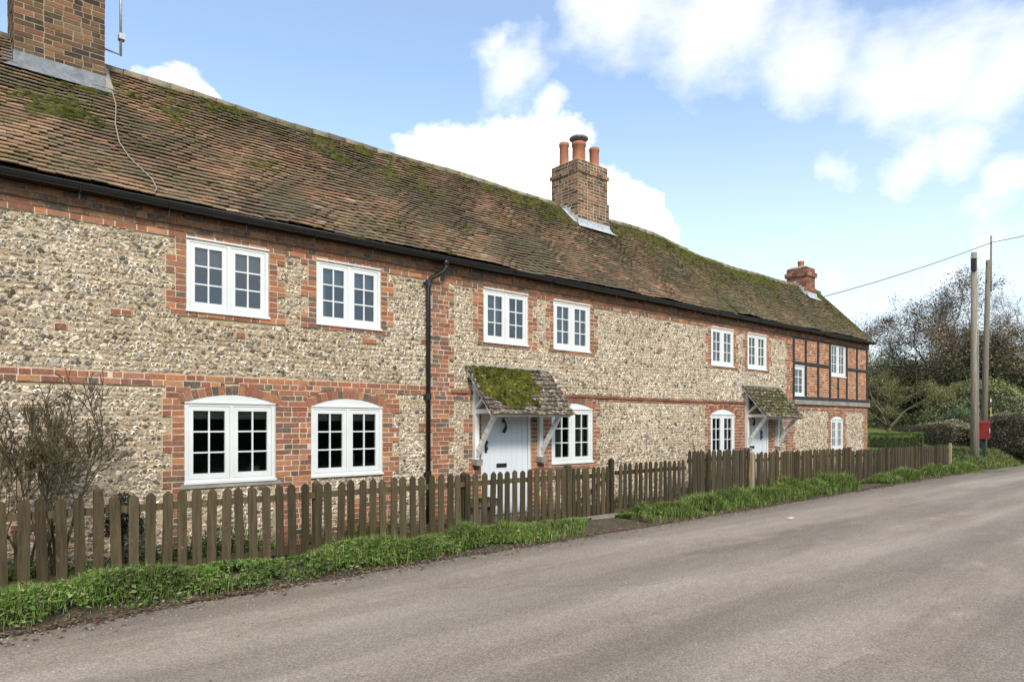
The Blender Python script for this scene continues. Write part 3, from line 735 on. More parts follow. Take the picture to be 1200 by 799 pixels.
# moss cushions along the ridge and in drifts
r = np.random.default_rng(33); N_ = 110000; u = r.uniform(XL, 23.5, N_); yz = np.array([ridge(q) for q in np.linspace(XL, 23.5, 400)])
Lr = np.hypot(np.interp(u, np.linspace(XL, 23.5, 400), yz[:, 0])-YE, np.interp(u, np.linspace(XL, 23.5, 400), yz[:, 1])-ZE); t = r.random(N_)*Lr
f = .42*vn(u, t*1.6, 1.1, 1)+.3*vn(u, t, 3, 2)+.28*vn(u, t*1.5, 9, 3)
up = t/Lr
dens = f + .16*sstep(.62, 1, up) - .10*sstep(.5, 0, up)*1.0
dens += .30*np.exp(-(((u-1.35)/.75)**2+((up-.52)/.20)**2)*1.2)      # drift below the big chimney
dens += .16*np.exp(-(((u-9.9)/.9)**2+((up-.93)/.10)**2)) + .20*np.exp(-(((u-14.8)/1.3)**2+((up-.86)/.13)**2)) + .10*sstep(16, 18, u)
keep = (dens + .085*sstep(.78, 1., up) + r.normal(0, .075, N_) > .80) & (up < .975)
for (ca, cb_) in ((.70, 1.88), (11.4, 12.7), (21.9, 22.75)): keep &= ~((u > ca) & (u < cb_) & (up > (.74)))
u, t = u[keep], t[keep]; n_ = len(u); print('moss cushions', n_)
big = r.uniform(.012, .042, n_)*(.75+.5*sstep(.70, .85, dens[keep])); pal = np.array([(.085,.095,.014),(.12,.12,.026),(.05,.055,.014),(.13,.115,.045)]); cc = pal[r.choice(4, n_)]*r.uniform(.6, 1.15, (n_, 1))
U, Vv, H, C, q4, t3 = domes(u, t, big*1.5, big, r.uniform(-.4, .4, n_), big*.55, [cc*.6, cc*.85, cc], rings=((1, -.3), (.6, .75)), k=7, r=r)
pos = np.zeros(U.shape+(3,))
for a in range(n_):
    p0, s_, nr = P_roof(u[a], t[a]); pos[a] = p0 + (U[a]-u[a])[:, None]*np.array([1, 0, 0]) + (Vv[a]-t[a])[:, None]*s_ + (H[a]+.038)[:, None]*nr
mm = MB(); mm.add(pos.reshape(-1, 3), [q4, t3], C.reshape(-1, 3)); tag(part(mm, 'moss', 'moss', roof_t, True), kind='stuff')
# verge board of the far gable
vb = MB(); y1, z1 = ridge(23.6)
vb.beam((23.60, YE, ZE-.06), (23.60, y1, z1-.06), .04, .12); vb.beam((23.60, y1, z1-.06), (23.60, 2*y1-YE, ZE-.06), .04, .12); part(vb, 'barge_board', 'dark_timber', house)
# soffit, gutter, brackets, downpipe
so = MB(); so.box(XL, XR+.04, -.165, -.0, 4.352, 4.372); so.box(XL, XR+.05, -.18, -.16, 4.345, 4.40); part(so, 'fascia', 'dark_soffit', house)
gu = MB(); m = 9; V = []; gx = np.linspace(XL-.05, XR+.06, 60)
for rr in (.062, .056):
    for x in gx:
        sagz = .006*math.sin(x*1.7)
        V += [(x, -.242+rr*math.cos(t), 4.395+sagz+rr*math.sin(t)) for t in np.linspace(PI, 2*PI, m)]
n_ = len(gx); f = []
for base in (0, n_*m):
    for q in range(n_-1):
        i = np.arange(m-1)+base+q*m; f.append(np.stack([i, i+1, i+1+m, i+m], 1))
gu.add(V, [np.concatenate(f)])
gu.tube([(XL-.05, -.304, 4.397), (XR+.06, -.304, 4.397)], .008, 6)
gt = part(gu, 'gutter', 'black_plastic', house, True)
for x in np.arange(-2.5, 23.5, .93):
    b = MB(); b.tube([(x, -.178, 4.38), (x, -.21, 4.335), (x, -.242, 4.325), (x, -.28, 4.338), (x, -.312, 4.39)], .009, 5); b.box(x-.008, x+.008, -.19, -.181, 4.24, 4.39); part(b, 'gutter_bracket', 'black_plastic', gt)
dp = MB(); dp.tube([(6.24, -.242, 4.36), (6.24, -.242, 4.24), (6.21, -.22, 4.17), (6.05, -.10, 4.06), (6.01, -.075, 3.98), (6.01, -.075, .12)], .038, 10)
dp.tube([(6.24, -.242, 4.37), (6.24, -.242, 4.27)], .05, 10); dpo = part(dp, 'downpipe', 'black_plastic', house, True)
for zz in (3.98, 2.15, .9): c_ = MB(); c_.tube([(6.01, -.075, zz-.05), (6.01, -.075, zz+.05)], .05, 10); c_.box(5.95, 6.07, -.07, -.02, zz-.02, zz+.02); part(c_, 'pipe_clip', 'black_plastic', dpo)

# ------------------------------------------------------------------ chimneys
ch_pal = np.array([(.20,.11,.06),(.16,.09,.055),(.22,.13,.075),(.11,.07,.048),(.27,.13,.07),(.075,.055,.045)])
def chimney(x0, x1, y0, y1, z0, stages, pots, parent, pal, lead_mat, seed, flash):
    """stages: list of (z, grow) -> brick shaft drawn course by course"""
    r = np.random.default_rng(seed); bm_ = MB(); mm_ = MB(); k0 = int(z0/CO); V = []; cols = []
    zt = stages[-1][0]; k = k0
    while k*CO < zt:
        g_ = [s[1] for s in stages if k*CO < s[0]][0]; z = k*CO
        a, b, c, d = x0-g_, x1+g_, y0-g_, y1+g_
        mm_.box(a+.005, b-.005, c+.005, d-.005, z, z+CO-.0001)
        for face in range(4):
            lo, hi = (a, b) if face in (0, 2) else (c, d); p = lo; s_ = (k+face) % 2; first = True
            while p < hi-.01:
                L = (.22 if s_ else .11)*r.uniform(.95, 1.05); s_ = 1-s_ if first or r.random() < .3 else s_; first = False
                e = min(p+L, hi); e = hi if hi-e < .05 else e; j = r.uniform(-.003, .003); q = .0075
                if face == 0: bx = (p+q, e-q, c+j, c+.03)
                elif face == 2: bx = (p+q, e-q, d-.03, d-j)
                elif face == 3: bx = (a+j, a+.03, p+q, e-q)
                else: bx = (b-.03, b-j, p+q, e-q)
                X0, X1, Y0, Y1 = bx; V.append([(X0,Y0,z+q),(X1,Y0,z+q),(X1,Y1,z+q),(X0,Y1,z+q),(X0,Y0,z+CO-q),(X1,Y0,z+CO-q),(X1,Y1,z+CO-q),(X0,Y1,z+CO-q)])
                cols.append(pal[r.choice(len(pal))]*r.uniform(.75, 1.3)); p = e
        k += 1
    bm_.boxes(np.array(V), np.array(cols)); ch = part(bm_, 'chimney', 'chimney_brick', parent); part(mm_, 'mortar', 'brick_mortar' if seed == 42 else 'chimney_mortar', ch)
    g_ = stages[-1][1]; cap = MB(); zc = k*CO
    cap.add([(x0-g_+.01,y0-g_+.01,zc-.004),(x1+g_-.01,y0-g_+.01,zc-.004),(x1+g_-.01,y1+g_-.01,zc-.004),(x0-g_+.01,y1+g_-.01,zc-.004),(x0+.12,y0+.12,zc+.07),(x1-.12,y0+.12,zc+.07),(x1-.12,y1-.12,zc+.07),(x0+.12,y1-.12,zc+.07)], [BOXF]); part(cap, 'flaunching', 'cement', ch)
    # lead: apron in front, stepped flashing up the sides
    AH = .17 if lead_mat == 'lead' else .125; le = MB(); slope = flash; gr = stages[0][1]; x0 -= gr; x1 += gr; y0 -= gr; zb = ZE+(y0-YE)*slope+.02
    le.add([(x0-.10,y0-.015,zb+.01),(x1+.10,y0-.015,zb+.01),(x1+.10,y0-.012,zb+.16),(x0-.10,y0-.012,zb+.16)][0:4] and
           [(x0-.006,y0-.012,zb+.02),(x1+.006,y0-.012,zb+.02),(x1+.006,y0-.010,zb+AH),(x0-.006,y0-.010,zb+AH),
            (x0-.12,y0-.16,zb-.16*slope+.05),(x1+.12,y0-.16,zb-.16*slope+.05)], [[(0,1,2,3),(4,5,1,0)]])
    ns = 8; dy = (y1-y0)*1.0/ns
    for sx, xx in ((-1, x0-.010), (1, x1+.010)):
        for i in range(ns):
            ya = y0+i*dy; yb = ya+dy
            if yb > 2.35 and slope < 1.0 or ya > 1.7 and slope > 1.0: break
            za, zbb = ZE+(ya-YE)*slope, ZE+(yb-YE)*slope; ty = math.ceil((zbb+.06)/CO)*CO
            le.add([(xx,ya,za-.02),(xx,yb,zbb-.02),(xx,yb,ty),(xx,ya,ty),(xx+sx*.11,ya,za+.042),(xx+sx*.11,yb,zbb+.042),(xx,ya,za+.045),(xx,yb,zbb+.045)], [[(0,1,2,3),(4,5,7,6)]])
    part(le, 'flashing', lead_mat, ch)
    x0 += gr; x1 -= gr; y0 += gr
    for (px, py, pr_, ph, cowl) in pots:
        p = MB(); zz = zc+.04; p.lathe([(pr_*1.05, 0), (pr_, .05), (pr_*.95, ph-.09), (pr_*1.08, ph-.08), (pr_*1.08, ph-.015), (pr_*1.0, ph), (pr_*.8, ph), (pr_*.8, ph-.3)], (px, py, zz), 20)
        po = part(p, 'chimney_pot', 'terracotta', ch, True)
        if cowl:
            c_ = MB(); c_.lathe([(pr_*.62, -.02), (pr_*.62, .06), (pr_*1.3, .07), (pr_*1.45, .10), (pr_*1.3, .13), (pr_*.5, .155), (.001, .16)], (px, py, zz+ph), 22); part(c_, 'cowl', 'lead', po, True)
    return ch
chimney(.76, 1.80, 1.80, 2.80, 6.1, [(9.2, 0)], [(1.0, 2.3, .13, .5, 0), (1.5, 2.3, .13, .5, 0)], house, ch_pal*.72, 'lead', 41, .992)
chimney(11.52, 12.58, 1.84, 2.74, 6.1, [(7.12, .03), (7.65, 0), (7.75, .035), (7.95, .0)], [(11.72, 2.5, .115, .56, 0), (11.93, 2.2, .165, .53, 1), (12.40, 2.12, .12, .50, 0)], house, ch_pal*.9, 'white_flashing', 42, .992)
red_pal = np.array([(.26,.09,.06),(.20,.07,.05),(.14,.06,.045),(.30,.12,.07)])
chimney(22.0, 22.62, 1.30, 2.0, 5.7, [(6.30, .03), (6.65, 0), (6.80, .05), (6.95, .0)], [(22.32, 1.65, .10, .24, 0)], house, red_pal, 'white_flashing', 43, 1.043)
# lumps of white mortar at the big chimney foot, tv aerial, cable
cf = MB(); cf.box(1.79, 1.92, 1.80, 2.35, 6.42, 6.5); 
V = [(1.80,1.72,6.36),(1.92,1.74,6.38),(1.93,2.3,6.97),(1.80,2.3,6.97),(1.80,1.74,6.56),(1.88,1.76,6.52),(1.88,2.28,7.02),(1.80,2.3,7.06)]
cf = MB(); cf.add(V, [BOXF]); part(cf, 'mortar_fillet', 'cement', house)
ae = thing('television_aerial', 'slim grey television aerial mast bracketed to the big brick chimney', 'aerial', (2.04, 2.1, 7.1))
a = MB(); a.tube([(2.05, 2.1, 7.13), (2.05, 2.1, 8.9)], .018, 8); part(a, 'mast', 'galvanised', ae, True)
a = MB(); a.tube([(1.80, 2.1, 7.16), (1.92, 2.1, 7.15), (2.05, 2.1, 7.14)], .013, 6); a.box(1.80, 1.815, 2.03, 2.17, 7.08, 7.24); part(a, 'bracket', 'galvanised', ae)
a = MB(); a.box(2.02, 2.10, 2.05, 2.15, 7.36, 7.44); part(a, 'clamp', 'galvanised', ae)
a = MB(); a.tube([(1.75, 2.1, 8.78), (2.35, 2.1, 8.78)], .008, 5)
for x in np.linspace(1.8, 2.3, 7): a.tube([(x, 1.95, 8.78), (x, 2.25, 8.78)], .004, 4)
part(a, 'antenna', 'galvanised', ae)
cpts = []
for uu, tt in ((1.86, 2.72), (1.86, 2.3), (1.78, 1.7), (1.76, 1.2), (1.82, .8), (2.0, .35), (2.02, .12), (1.98, .02)):
    p0, s_, nr = P_roof(uu, tt); cpts.append(p0+nr*.072)
cpts = np.array(cpts); tcp = np.linspace(0, len(cpts)-1, 40); cpts = np.stack([np.interp(tcp, np.arange(len(cpts)), cpts[:, i]) for i in range(3)], 1)
a = MB(); a.tube(cpts, .007, 5); tag(part(a, 'aerial_cable', 'cable', None, True), 'thin pale cable snaking down the roof tiles below the chimney', 'cable')

# ------------------------------------------------------------------ ground, road, bank
FY = -.9
def hgt(x, y):
    b = sstep(28.4, 31.5, x)*sstep(-2.15, -1.1, y)*.50 + sstep(30, 42, x)*sstep(-1.5, 12, y)*1.2
    b = b + sstep(-.8, -2, y)*0
    b2 = sstep(24.2, 27, x)*sstep(1, 8, y)*.3
    return b + b2 + .012*np.sin(x*3.1)*np.sin(y*4)
def sheet(name, mat, xs, ys, zf, label=None, kind='structure'):
    X, Y = np.meshgrid(xs, ys, indexing='ij'); Z = zf(X, Y); nx_, ny_ = X.shape; i, j = np.meshgrid(np.arange(nx_-1), np.arange(ny_-1), indexing='ij'); i = i.ravel(); j = j.ravel()
    f = np.stack([i*ny_+j, (i+1)*ny_+j, (i+1)*ny_+j+1, i*ny_+j+1], 1); m_ = MB(); m_.add(np.stack([X, Y, Z], -1).reshape(-1, 3), [f]); o = m_.build(name, mat, None, True); o['kind'] = kind; return o
sheet('ground', 'meadow', np.linspace(-900, 1400, 60), np.linspace(-1100, 1200, 60), lambda X, Y: np.full_like(X, -.06))
sheet('garden_soil', 'soil', np.concatenate([np.linspace(-12, 28, 200), np.linspace(28.2, 30, 8)]), np.linspace(-2.9, .0, 26), lambda X, Y: hgt(X, Y)-.004 + .02*sstep(-2.6, -1.7, Y)*(1-sstep(-1.4, -1.0, Y)))
sheet('grass_bank', 'meadow', np.concatenate([np.linspace(23.56, 60, 130), np.linspace(62, 160, 25)]), np.concatenate([np.linspace(-2.6, 4, 40), np.linspace(4.5, 70, 40)]), lambda X, Y: hgt(X, Y)+.0+.02*np.sin(X*.8+Y))
sheet('far_verge', 'meadow', np.linspace(-20, 120, 140), np.linspace(-30, -8.1, 30), lambda X, Y: -.01+.12*sstep(-8.8, -10, Y))
xs = np.concatenate([np.linspace(-30, 40, 420), np.linspace(40.5, 200, 80)])
def edge(x): return np.interp(x, [-30, 0, 2, 4, 8, 12, 18, 26, 34, 200], [-2.5, -2.5, -2.42, -2.3, -2.3, -2.25, -2.1, -1.95, -2.15, -2.15]) + .05*fbm1(x*1.3, 4) + .025*fbm1(x*6, 5)
r_ = MB(); V = []; E0 = edge(xs); E1 = -8.5 + .09*fbm1(xs*1.1, 8)+.03*fbm1(xs*7, 9); m = 9
for x, a, b in zip(xs, E0, E1):
    for q in range(m): tt = q/(m-1); V.append((x, a+(b-a)*tt, .012 + .035*math.sin(tt*PI)))
i, j = np.meshgrid(np.arange(len(xs)-1), np.arange(m-1), indexing='ij'); i = i.ravel(); j = j.ravel()
r_.add(V, [np.stack([i*m+j, i*m+j+1, (i+1)*m+j+1, (i+1)*m+j], 1)]); o = r_.build('road', 'asphalt', None, True); o['kind'] = 'structure'

# ------------------------------------------------------------------ fence
def picket_mesh(w, h, th, kind):
    m_ = MB(); hw = w/2; s = .045 if kind else .035; c = .018
    pr = [(-hw, 0), (hw, 0), (hw, h-s*1.15), (hw*.80, h-s*.72), (hw*.30, h-s*.16), (0.0, h), (-hw*.30, h-s*.16), (-hw*.80, h-s*.72), (-hw, h-s*1.15)]
    V = [(x, -th/2, z) for x, z in pr] + [(x, th/2, z) for x, z in pr]; k = len(pr); i = np.arange(k); j = (i+1) % k
    m_.add(V, [np.stack([i, i+k, j+k, j], 1)[:, ::-1], i[None], i[None, ::-1]+k]); return m_
def post_shape(m_, x, y, w, d, h, pointed=True, z0=-.05):
    V = [(x-w/2,y-d/2,z0),(x+w/2,y-d/2,z0),(x+w/2,y+d/2,z0),(x-w/2,y+d/2,z0),(x-w/2,y-d/2,h),(x+w/2,y-d/2,h),(x+w/2,y+d/2,h),(x-w/2,y+d/2,h)]
    if pointed: m_.add(V+[(x, y, h+.045)], [BOXF[[0,2,3,4,5]], [(4,5,8),(5,6,8),(6,7,8),(7,4,8)]])
    else: m_.add(V, [BOXF])
npk = 0
def fence(name, label, x0, x1, h, pitch, w, posts, mat, parts=True, seed=1, front=False, rails=(.16, .74), group='picket fence lengths in front of the cottages'):
    global npk
    t = thing(name, label, 'fence' if name != 'garden_gate' else 'gate', (x0, FY, 0), group)
    r = np.random.default_rng(seed)
    protos = [picket_mesh(w, h, .02, 1).build('picket', mat, t) for _ in range(1)]
    me = [protos[0].data]; bpy.data.objects.remove(protos[0])
    for _ in range(4):
        p_ = picket_mesh(w*r.uniform(.93, 1.06), h*r.uniform(.985, 1.01), .02, r.random() < .7).build('picket', mat); me.append(p_.data); bpy.data.objects.remove(p_)
    x = x0+pitch/2; pk = 0; rest = MB()
    while x < x1-w*.3:
        yo = -.026 + r.uniform(-.003, .003)
        o = bpy.data.objects.new('picket', me[r.integers(len(me))]); COL.objects.link(o); o.parent = t
        o.location = (x-x0+r.uniform(-.006, .006), yo, r.uniform(-.012, .012)); o.rotation_euler = (r.uniform(-.02, .02), r.normal(0, .013), r.normal(0, .04))
        x += pitch
    for zr in rails:
        m_ = MB(); m_.box(x0, x1, FY-.012, FY+.028, zr*h/.95, zr*h/.95+.075); part(m_, 'rail', mat, t)
    for (px_, ph, pm, fr_) in posts:
        m_ = MB(); post_shape(m_, px_, FY-.075 if fr_ else FY+.06, .085, .075, ph, not fr_); part(m_, 'post', pm, t, label='pale newer post' if pm == 'pale_wood' else None)
    return t
fence('picket_fence', 'weathered brown picket fence at the left, in front of the bare shrub and arched windows', -3.0, 8.32, .955, .162, .101, [(-1.4, .9, 'fence_wood', 0), (1.30, .99, 'fence_wood', 0), (3.75, .93, 'fence_wood', 0), (6.15, .93, 'fence_wood', 0)], 'fence_wood', seed=2, rails=(.07, .74))
gate = fence('garden_gate', 'narrow picket gate between its posts opposite the white door', 8.44, 9.48, .93, .128, .085, [], 'fence_wood', seed=3, group=None)
m_ = MB(); post_shape(m_, 8.38, FY, .10, .10, .97); part(m_, 'hanging_post', 'fence_wood', gate)
m_ = MB(); m_.beam((8.5, FY+.01, .22), (9.42, FY+.01, .70), .03, .07); part(m_, 'diagonal_brace', 'fence_wood', gate)
m_ = MB(); m_.tube([(9.44, FY-.05, .80), (9.50, FY-.07, .78), (9.50, FY-.07, .70), (9.46, FY-.05, .68)], .008, 6); part(m_, 'latch', 'black_iron', gate)
fence('picket_fence', 'picket fence right of the gate with open gaps showing the blank flint wall', 9.66, 11.92, .96, .158, .085, [(9.60, 1.03, 'fence_wood_dark', 0)], 'fence_wood_dark', seed=4)
fence('picket_fence', 'taller dark close-set picket fence just left of the tallest pale post', 11.98, 14.40, 1.14, .105, .085, [(12.62, 1.06, 'fence_wood', 1)], 'fence_wood_dark', seed=5)
fence('picket_fence', 'close-set brown picket fence right of the pale post, below the far porch', 14.5, 19.75, 1.03, .112, .085, [(14.45, 1.05, 'pale_wood', 1), (17.0, .98, 'fence_wood', 1)], 'fence_wood', seed=6)
fence('picket_fence', 'furthest stretch of picket fence ending beyond the timber framed gable', 19.86, 28.62, .95, .112, .088, [(19.8, 1.05, 'fence_wood', 1), (22.6, .96, 'fence_wood', 1), (25.1, .97, 'fence_wood', 1), (27.2, .96, 'fence_wood', 1), (28.68, 1.0, 'pale_wood', 1)], 'fence_wood_dark', seed=7)
m_ = MB(); m_.box(8.35, 9.62, -1.10, -.98, -.02, .055); tag(part(m_, 'gate_threshold', 'stone_kerb', None), 'worn stone threshold on the ground below the gate', 'threshold')

# mossy trough left of the door
tr_ = thing('stone_trough', 'low stone trough topped with bright moss left of the white door', 'trough', (6.9, -.35, 0))
m_ = MB(); m_.box(6.62, 7.10, -.52, -.22, .34, .40); m_.box(6.62, 7.10, -.52, -.49, .40, .46); m_.box(6.62, 7.10, -.25, -.22, .40, .46); m_.box(6.62, 6.65, -.49, -.25, .40, .46); m_.box(7.07, 7.10, -.49, -.25, .40, .46); part(m_, 'basin', 'weathered_ledge', tr_)
for x in (6.70, 6.98): m_ = MB(); m_.box(x, x+.08, -.48, -.26, 0, .338); part(m_, 'support', 'weathered_ledge', tr_)
r = np.random.default_rng(5); n_ = 160; cx = r.uniform(6.63, 7.09, n_); cy = r.uniform(-.51, -.23, n_); big = r.uniform(.02, .04, n_); cc = np.array([(.10,.14,.015)])*r.uniform(.6, 1.5, (n_, 1))
U, Vv, H, C, q4, t3 = domes(cx, cy, big, big, big, big*.8, [cc, cc, cc], rings=((1, -.3), (.6, .75)), k=7, r=r); m_ = MB(); m_.add(np.stack([U, Vv, H+.45], -1).reshape(-1, 3), [q4, t3], C.reshape(-1, 3)); tag(part(m_, 'moss', 'moss', tr_, True), kind='stuff')

# ------------------------------------------------------------------ grass, weeds, litter
def blades(x, y, z, h, w, lean, cols, r):
    n = len(x); a = r.uniform(0, 2*PI, n); b = a + r.normal(0, .4, n)+PI/2
    dx, dy = np.cos(a), np.sin(a); lx, ly = np.cos(b)*lean*h, np.sin(b)*lean*h
    P0 = np.stack([x-dx*w/2, y-dy*w/2, z], 1); P1 = np.stack([x+dx*w/2, y+dy*w/2, z], 1)
    P2 = np.stack([x-dx*w*.38+lx*.35, y-dy*w*.38+ly*.35, z+h*.6], 1); P3 = np.stack([x+dx*w*.38+lx*.35, y+dy*w*.38+ly*.35, z+h*.6], 1); P4 = np.stack([x+lx, y+ly, z+h*.95*(1-.25*lean)], 1)
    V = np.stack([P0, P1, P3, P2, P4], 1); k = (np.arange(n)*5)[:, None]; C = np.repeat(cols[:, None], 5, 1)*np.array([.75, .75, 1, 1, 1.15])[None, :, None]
    return V.reshape(-1, 3), [np.array([[0, 1, 2, 3]])+k, np.array([[3, 2, 4]])+k], C.reshape(-1, 3)
def leaves(x, y, z, s, cols, r, tilt=.7):
    n = len(x); a = r.uniform(0, 2*PI, n); ti = r.normal(0, tilt, n); u = np.stack([np.cos(a), np.sin(a), np.sin(ti)*.6], 1); u /= np.linalg.norm(u, axis=1)[:, None]
    v = np.stack([-np.sin(a), np.cos(a), r.normal(0, tilt*.7, n)], 1); v /= np.linalg.norm(v, axis=1)[:, None]; p = np.stack([x, y, z], 1)
    s = s[:, None]; V = np.stack([p-u*s*.5, p-v*s*.36-u*s*.05, p+u*s*.55, p+v*s*.36-u*s*.05], 1); nrm = np.cross(u, v); V[:, 1] += nrm*s*.12; V[:, 3] += nrm*s*.12
    k = (np.arange(n)*4)[:, None]; return V.reshape(-1, 3), [np.array([[0, 1, 2]])+k, np.array([[0, 2, 3]])+k], np.repeat(cols, 4, 0)
gpal = np.array([(.105,.18,.026),(.15,.235,.036),(.065,.125,.02),(.20,.25,.055),(.29,.25,.13)])
def verge(name, label, x0, x1, yb, yt, N, hb, seed, taper=.5, leafy=.35):
    """yb(x): road-side edge, yt: fence side"""
    r = np.random.default_rng(seed); x = x0+(x1-x0)*r.random(N)**(.75 if x0 < 5 else 1.25); s = r.random(N)
    e = edge(x)+.04+yb; y = e+(yt-e)*s
    endf = sstep(x0, x0+taper, x)*sstep(x1, x1-taper, x)
    cl = .5*vn(x, y*1.3, 1.3, seed)+.5*vn(x, y, 3.3, seed+1)
    keep = (s > (1-endf)*.85) & (r.random(N) < np.clip((cl-.34)*5 + .5*sstep(.2, .6, s), 0, 1)*sstep(-.02, .14+.25*(1-cl), s)+.08)
    x, y, s, cl, endf = x[keep], y[keep], s[keep], cl[keep], endf[keep]; n = len(x)
    h = hb*(.10+1.9*cl*cl+.25*vn(x, y*.5, .8, seed+7))*r.uniform(.5, 1.25, n)*(.55+.45*np.sin(np.clip(s*1.1+.1, 0, 1)*PI))*(.4+.6*endf)
    if x0 < 5: x = x + 1.2*s*np.exp(-(x1-x)/1.5)
    elif x0 < 10: x = x + 1.0*s*np.exp(-(x-x0)/1.5)
    isl = r.random(n) < leafy*np.clip((vn(x, y, .9, seed+5)-.25)*3, .1, 1); c = gpal[r.choice(5, n, p=[.26, .22, .18, .18, .16])]*r.uniform(.6, 1.2, (n, 1))*(.65+.7*vn(x, y, 2.2, seed+9))[:, None]
    m_ = MB(); g_ = ~isl; mound = (.05 if hb < .16 else .11)*np.sin(np.clip(s, 0, 1)*PI)*endf+hgt(x, y)
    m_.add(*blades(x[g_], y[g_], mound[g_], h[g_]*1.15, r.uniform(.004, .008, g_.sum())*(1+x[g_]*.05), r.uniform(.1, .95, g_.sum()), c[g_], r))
    lc = c[isl]*np.array([.8, .9, .9]); m_.add(*leaves(x[isl], y[isl], mound[isl]+h[isl]*r.uniform(.25, .85, isl.sum()), r.uniform(.02, .065, isl.sum()), lc, r, .5))
    o = m_.build(name, 'grass'); tag(o, label, 'grass', kind='stuff'); return o
verge('verge_grass', 'lush grass and weeds along the foot of the near fence', -1.5, 7.85, .05, -.88, 85000, .165, 51, .5, .45)
verge('verge_grass', 'thick grass mound in front of the fence right of the gate', 8.55, 18.8, .05, -.92, 70000, .27, 52, .7, .15)
verge('verge_grass', 'thin strip of bright grass below the furthest fence', 19.6, 30, .05, -.95, 30000, .19, 53, 1.2, .1)
# weeds between fence and wall
r = np.random.default_rng(61); N_ = 26000; x = -2+26*r.random(N_)**1.2; y = r.uniform(-.86, -.03, N_); cl = .6*vn(x, y, 1.1, 9)+.4*vn(x, y, 3, 10)
keep = (cl > .50) & ~((x > 7.0) & (x < 9.4)); x, y, cl = x[keep], y[keep], cl[keep]; n_ = len(x); c = gpal[r.choice(3, n_)]*r.uniform(.6, 1.1, (n_, 1))
m_ = MB(); hh = (cl-.45)*1.3; m_.add(*leaves(x, y, .01+hh*r.uniform(.1, 1, n_), r.uniform(.03, .06, n_), c, r, .6)); k_ = r.random(n_) < .4
m_.add(*blades(x[k_], y[k_], np.zeros(k_.sum()), hh[k_]*1.2+.03, np.full(k_.sum(), .007), r.uniform(.1, .7, k_.sum()), c[k_], r))
tag(m_.build('garden_weeds', 'foliage'), 'green weeds and creeping plants between fence and cottage wall', 'weeds', kind='stuff')
# dead leaves and twigs at the road edge
r = np.random.default_rng(71); N_ = 5200; x = -1.5+29*r.random(N_)**1.5; y = edge(x)+.02+r.exponential(.10, N_)*r.choice([-1, 1, 1], N_)-.02*0
far_ = r.random(N_) < .05; y[far_] = r.uniform(-5, -2.5, far_.sum()); c = np.array([(.17,.09,.05),(.20,.13,.08),(.10,.06,.04),(.24,.18,.12)])[r.choice(4, N_)]*r.uniform(.6, 1.2, (N_, 1))
kz = .022+.015*r.random(N_)+.035*sstep(-7, 0, -np.abs(y+5))*0; kz = kz + np.where(far_, .022, 0)
m_ = MB(); m_.add(*leaves(x, y, kz, r.uniform(.02, .055, N_)*np.where(far_, .5, 1), c, r, .25))
for _ in range(160):
    xx = r.uniform(-1, 14); yy_ = edge(xx)+r.uniform(-.08, .15); a = r.uniform(-.6, .6); L = r.uniform(.05, .2); m_.tube([(xx, yy_, .035), (xx+L*math.cos(a), yy_+L*math.sin(a), .04)], .003, 4, (.13, .09, .06))
tag(m_.build('leaf_litter', 'litter'), 'brown dead leaves and twigs strewn along the road edge', 'leaves', kind='stuff')
# loose stones
r = np.random.default_rng(73); N_ = 1500; x = -1.5+30*r.random(N_)**1.5; y = edge(x)-r.exponential(.22, N_)+.05; big = r.uniform(.004, .012, N_); cc = np.array([(.35,.30,.25),(.2,.17,.14),(.30,.26,.21)])[r.choice(3, N_)]
U, Vv, H, C, q4, t3 = domes(x, y, big, big*.8, big, big*.8, [cc*.7, cc, cc], rings=((1, -.3), (.7, .75)), k=6, r=r); dz = .012+.035*np.sin(np.clip((-y-2.3)/5.5, 0, 1)*PI)
m_ = MB(); m_.add(np.stack([U, Vv, H+dz[:, None]], -1).reshape(-1, 3), [q4, t3], C.reshape(-1, 3)); tag(m_.build('gravel', 'litter', None, True), 'loose grit and small stones along the edge of the tarmac', 'gravel', kind='stuff')
m_ = MB(); gx_, gy_ = 15.0, -3.9; m_.add([(11.35,-3.42,.045),(11.5,-3.45,.05),(11.52,-3.38,.052),(11.38,-3.36,.045)], [[(0,1,2,3)]], (.7,.7,.68)); m_.box(11.36, 11.5, -3.44, -3.38, .040, .048, (.7,.7,.68)); tag(m_.build('paper_scrap', 'sign_white'), 'small white scrap of litter lying in the road', 'litter')

# ------------------------------------------------------------------ branching plants
def grow(mb, p, d, L, rad, depth, r, col, tips, spread=.6, shrink=.72, kink=.25, up=.1, kids=(2, 3), seg=3, minr=.0015, sides=5):
    pts = [p]; dd = d.normalized(); q = p
    for _ in range(seg):
        dd = (dd + Vector((r.normal(0, kink), r.normal(0, kink), r.normal(0, kink)+up))*.5).normalized(); q = q + dd*(L/seg); pts.append(q)
    r1 = max(rad*.62, minr); mb.tube(np.array(pts), np.linspace(rad, r1, seg+1), sides if depth > 1 else max(3, sides-1), np.array(col)*r.uniform(.8, 1.2), False)
    if depth == 0: tips.append(q); return
    for _ in range(r.integers(kids[0], kids[1]+1)):
        ax = Vector(r.normal(0, 1, 3)); ax = (ax - dd*ax.dot(dd)).normalized(); nd = (dd + ax*math.tan(spread*r.uniform(.4, 1.15))).normalized()
        k = r.integers(max(1, seg-1), seg+1); grow(mb, pts[k], nd, L*shrink*r.uniform(.75, 1.2), r1*r.uniform(.65, .95), depth-1, r, col, tips, spread, shrink, kink, up, kids, seg, minr, sides)
    if depth <= 3: tips.append(q)
